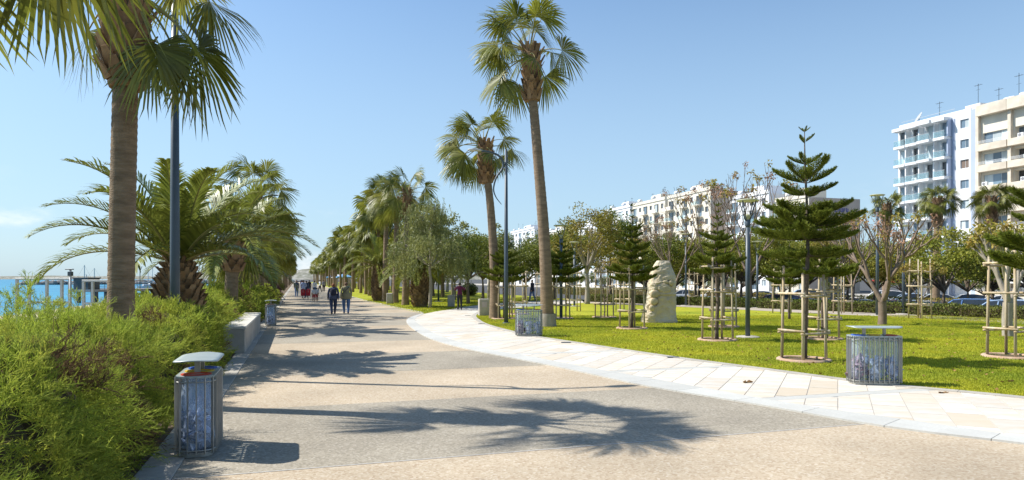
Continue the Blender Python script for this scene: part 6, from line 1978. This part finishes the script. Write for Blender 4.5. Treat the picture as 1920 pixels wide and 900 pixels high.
def ac_unit(parent, x, y, z):
    o = pbox('air_conditioner', parent, x, y, z, .8, .3, .58, 'white_paint')
    b = MB(); b.lathe([(.001, 0), (.2, 0), (.22, .012), (.001, .014)], 14); b.v = [(xx, -zz, yy) for xx, yy, zz in b.v]
    put('fan_grille', b.mesh('fan_grille', 'grey_cloth'), o, (.3, -.004, .29))
def antenna(parent, x, y, z, h):
    b = MB(); b.tube([(0, 0, 0), (0, 0, h)], .035, 5); b.tube([(-.6, 0, h * .93), (.6, 0, h * .93)], .022, 4)
    for k in range(5): b.tube([(-.5 + .25 * k, -.25, h * .93), (-.5 + .25 * k, .25, h * .93)], .015, 4)
    b.tube([(-.35, 0, h * .72), (.35, 0, h * .72)], .022, 4)
    b.build('antenna', 'pole', parent, loc=(x, y, z))
def dish(parent, x, y, z, r=.7):
    b = MB(); b.lathe([(.001, -.16), (.3 * r, -.14), (.7 * r, -.06), (r, .06), (r * .98, .08), (.68 * r, -.03), (.001, -.12)], 18); o = b.build('satellite_dish', 'galv', parent, True, (x, y, z)); o.rotation_euler = (R(60), 0, R(-30))
    b = MB(); b.tube([(0, 0, -.9), (0, 0, .0)], .05, 6); b.build('dish_post', 'pole', parent, loc=(x, y + .1, z))
def tank(parent, x, y, z):
    b = MB(); b.tube([(-.7, 0, .55), (-.62, 0, .55), (.62, 0, .55), (.7, 0, .55)], [.3, .5, .5, .3], 14); b.build('water_tank', 'white_paint', parent, True, (x, y, z))
def at_row(u_far, v, z=-.95): return W(u_far, v, z)

# ---- white block with glass balconies
W_, D_, ST, NS = 13.9, 14, 3.05, 9
t = thing('apartment_block', 'white apartment block with glass balconies at the right', 'building', W(89.6, 96, -.95), BANG)
Z0 = .2
ops = []; bays = [(0.25, 2.15), (2.75, 4.65), (5.25, 7.35), (7.9, 9.7)]
for s_ in range(NS):
    z = Z0 + s_ * ST
    for x0, x1 in bays: ops.append((x0 + .12, x1 - .12, z + .12, z + 2.55))
    ops.append((11.2, 12.6, z + 1.0, z + 2.3))
H_ = Z0 + NS * ST + .1
wall(t, W_, H_, D_, ops, 'white_wall')
for s_ in range(NS):
    z = Z0 + s_ * ST
    for i, (x0, x1) in enumerate(bays):
        window(t, x0 + .12, x1 - .12, z + .12, z + 2.55, .2, ['pane', 'pane', 'curtain', 'pane_dark'], 2)
        proj = (1.2, 1.5, 1.9, 1.5)[i]
        if s_ >= 1:
            bl = pbox('balcony', t, x0 - .1, -proj, z - .32, x1 - x0 + .16, proj - .003, .40, 'white_paint')
            put('glass_rail', boxmesh('glass_rail', x1 - x0 + .10, .03, .92, 'rail_glass'), bl, (.03, .04, .403))
            put('glass_rail', boxmesh('glass_rail', .03, proj - .1, .92, 'rail_glass'), bl, (.03, .08, .403))
            put('handrail', boxmesh('handrail', x1 - x0 + .12, .05, .05, 'galv'), bl, (.02, .03, 1.325))
        if s_ < NS: pbox('fin', t, x1 + .0 - .02, -.9, z + .10, .20, .897, ST - .45, 'blue_wall' if i == 3 else 'white_wall')
    window(t, 11.2, 12.6, z + 1.0, z + 2.3, .2, ['pane', 'pane', 'curtain'] if s_ != 6 else 'shutter', 2)
for i, (x0, x1) in enumerate(bays): pbox('roof_canopy', t, x0 - .15, -(1.5, 1.7, 2.0, 1.7)[i], H_ - .62, x1 - x0 + .32, (1.5, 1.7, 2.0, 1.7)[i] - .003, .5, 'white_paint')
pbox('corner_pier', t, 13.3, -.5, 0, 1.0, 1.4, H_ + .2, 'blue_wall'); pbox('service_strip', t, 10.0, -.12, 0, .35, .117, H_ - .4, 'blue_wall')
pbox('roof_parapet', t, .0, .25, H_ + .002, W_ - 1.2, .2, .7, 'white_paint')
pbox('lift_house', t, 11.2, 1, H_ + .002, 2.4, 4, 1.3, 'white_wall')
b = MB(); b.tube([(.3, .4, H_ + 1.2), (10, .4, H_ + 1.2)], .03, 4); b.build('roof_rail', 'galv', t)
dish(t, 2.6, 1.5, H_ + 1.6, .95); antenna(t, 6, 2, H_, 3.4); antenna(t, 12.5, 2, H_ + 1.3, 3.2)
for x, y, s_ in [(9.0, -.5, 5), (7.9, -.5, 5), (5.2, -.5, 4), (10.4, -.4, 3), (1.0, -.5, 4), (3.1, -.5, 6)]: ac_unit(t, x, y, Z0 + s_ * ST + .12)

# ---- beige block nearer the camera
t = thing('apartment_block', 'beige concrete apartment block cut by the right edge', 'building', W(75.2, 95.6, -.95), BANG)
W2, ST, NS = 18.0, 3.05, 9
bays = [(.7, 4.6), (5.3, 9.2), (9.9, 13.6), (14.2, 17.6)]; ops = []
H2 = NS * ST - .6
for s_ in range(NS):
    z = .2 + s_ * ST
    if z + 2.6 > H2: break
    for i, (x0, x1) in enumerate(bays): ops.append((x0, x1, z + .75, z + 2.5))
wall(t, W2, H2, 14, ops, 'cream_wall', rev=.9)
rr = random.Random(4)
for j, o in enumerate(ops):
    s_, i = divmod(j, 4)
    dp = .85 if (i == 1) else .3
    window(t, o[0] + .02, o[1] - .02, o[2], o[3], dp, ['pane', 'curtain', 'pane_dark', 'pane'], 3 if i != 1 else 2)
    pa = pbox('parapet', t, o[0] - .3, -.95, o[2] - .92, o[1] - o[0] + .55, .947, .98, 'beige_conc')
    if rr.random() < .35:
        for k in range(3): put('rail', boxmesh('rail', o[1] - o[0] + .3, .03, .04, 'white_paint'), pa, (.1, .05, 1.12 + .15 * k))
    if rr.random() < .4: ac_unit(t, o[0] + rr.uniform(.2, 2.2), -.6, o[2] + .08)
for x in (0, 4.75, 9.35, 13.75): pbox('pier', t, x - .02, -.55, 0, .45, .547, H2 + .2, 'beige_conc')
for i, (x0, x1) in enumerate(bays): pbox('roof_fascia', t, x0 - .35, -1.05, H2 - .35, x1 - x0 + .65, 1.047, 1.55, 'beige_conc')
pbox('roof_block', t, 6, 2, H2 + .002, 9, 6, 2.0, 'cream_wall'); tank(t, 4.2, .6, H2 + .7); tank(t, 6.3, .8, H2 + .9); tank(t, 9.5, .6, H2 + 1.0)
antenna(t, 1.2, 2.5, H2, 4.0); antenna(t, 3.4, 3.5, H2, 5.6); antenna(t, 8, 2.5, H2, 4.5)

# ---- a cream terrace of flats in the middle distance
def flats(label, u_far, v, W_, NS, m, bays, top='parapet', base=-.95, ST=3.0, seed=1, end=None, bal=True, mtrim='white_paint'):
    rr = random.Random(seed)
    t = thing('apartment_block', label, 'building', W(u_far, v, base), BANG)
    H_ = NS * ST + .5; ops = []
    bw = W_ / bays
    for s_ in range(NS):
        for i in range(bays):
            x0 = i * bw; z = .3 + s_ * ST
            if i % 2 == 0: ops.append((x0 + bw * .12, x0 + bw * .88, z + .1, z + 2.4))
            else: ops.append((x0 + bw * .3, x0 + bw * .7, z + .95, z + 2.3))
    wall(t, W_, H_, 13, ops, m)
    for j, o in enumerate(ops):
        s_, i = divmod(j, bays)
        window(t, *o, .2, ['pane', 'pane_dark', 'curtain', 'pane_dark'], 2)
        if i % 2 == 0 and s_ > 0 and bal:
            bl = pbox('balcony', t, o[0] - .35, -1.25, o[2] - .28, o[1] - o[0] + .7, 1.247, .2, mtrim)
            if rr.random() < .6: put('balustrade', boxmesh('balustrade', o[1] - o[0] + .66, .06, .85, mtrim), bl, (.02, .02, .203))
            else: put('glass_rail', boxmesh('glass_rail', o[1] - o[0] + .66, .03, .85, 'rail_glass'), bl, (.02, .02, .203))
        elif rr.random() < .25: ac_unit(t, o[0] + .2, -.32, o[2] - .75)
    pbox('roof_parapet', t, -.1, -.2, H_ + .002, W_ + .2, .3, .8, mtrim)
    pbox('roof_house', t, W_ * .35, 3, H_ + .002, W_ * .25, 5, 2.6, m)
    for k in range(int(W_ / 6)): antenna(t, 2 + k * 6 + rr.uniform(-1, 1), 2 + rr.random() * 4, H_, rr.uniform(2.4, 4.6))
    for k in range(int(W_ / 8)): tank(t, 3 + k * 8, .9, H_ + .8)
    return t, H_
flats('white flats with long horizontal balconies left of the cream terrace', 203, 96, 17, 8, 'white_wall', 4, seed=2)
tc_, Hc = flats('long cream terrace of flats behind the bare trees', 184.5, 96, 19, 8, 'cream_wall', 6, seed=3, mtrim='cream_wall')
flats('cream flats with a tan end wall behind the torch lamp', 164, 96, 20, 8, 'cream_wall', 6, seed=4, mtrim='cream_wall')
o = pbox('end_wall', tc_, 0, 0, 0, .01, .01, .01, 'cream_wall'); bpy.data.objects.remove(o)
tt = [x for x in bpy.data.objects if x.get('label', '').startswith('cream flats with a tan')][0]
pbox('end_wall', tt, 20.004, .3, 0, .12, 12.5, 24.5, 'tan_wall')
flats('white flats stepping down right of the tan end wall', 139, 98, 14, 7, 'white_wall', 4, seed=5)
t2, H2_ = flats('tan flats with blue lettering high on the end wall', 124, 99, 10, 6, 'cream_wall', 3, ST=3.15, seed=6, mtrim='cream_wall')
pbox('end_wall', t2, 10.004, .2, 0, .12, 12.6, 19.4, 'tan_wall')
M['sign_blue'] = mat('sign_blue', (.03, .06, .28), (.04, .07, .3), 4, .6)
rr = random.Random(1); y = 1.4
for k in range(11):
    h = rr.choice([.75, 1.0, .75, .85]); w = .5
    if k == 6: y += .7
    b = MB(); st = .14
    b.box((0, 0, 0), (.06, st, h)); b.box((0, st, h - st), (.06, w, h)) if k % 2 else b.box((0, st, 0), (.06, w, st)); b.box((0, w - st, st), (.06, w, h - st)) if k % 3 else b.box((0, st, h * .45), (.06, w * .8, h * .45 + st))
    b.build('sign_letter', 'sign_blue', t2, loc=(10.128, y, 16.6)); y += w + .22
flats('far white flats between the two tall palms', 310, 97, 34, 8, 'white_wall', 6, seed=7)
flats('far pale block left of the far white flats', 352, 97, 30, 7, 'cream_wall', 6, seed=8)
flats('far flats hidden behind the green trees', 272, 98, 30, 7, 'cream_wall', 6, seed=9)
flats('far white flats left of the long balconies', 232, 97, 22, 7, 'white_wall', 5, seed=10)
# shop awnings at street level
for i, (u, c, lb) in enumerate([(84, 'awning_white', 'white shop awning below the white block'), (93, 'short_red', 'red shop awning left of the white block'), (72, 'awning_white', 'white shop awning below the beige block'), (104, 'awning_blue', 'blue shop awning behind the bare tree'), (118, 'awning_white', 'white shop awning behind the largest pine')]):
    t = thing('shop_awning', lb, 'awning', W(u, 95.4 if u < 90 else 95.8, -.95), BANG)
    b = MB(); b.add([(0, 0, 3.2), (6, 0, 3.2), (6, -2.2, 2.5), (0, -2.2, 2.5), (0, -2.2, 2.2), (6, -2.2, 2.2)], [(0, 1, 2, 3), (3, 2, 5, 4)]); b.build('canvas', c, t)
    for x in (.1, 5.9):
        b = MB(); b.tube([(x, -2.1, 0), (x, -2.1, 2.5)], .05, 6); b.build('post', 'galv', t)
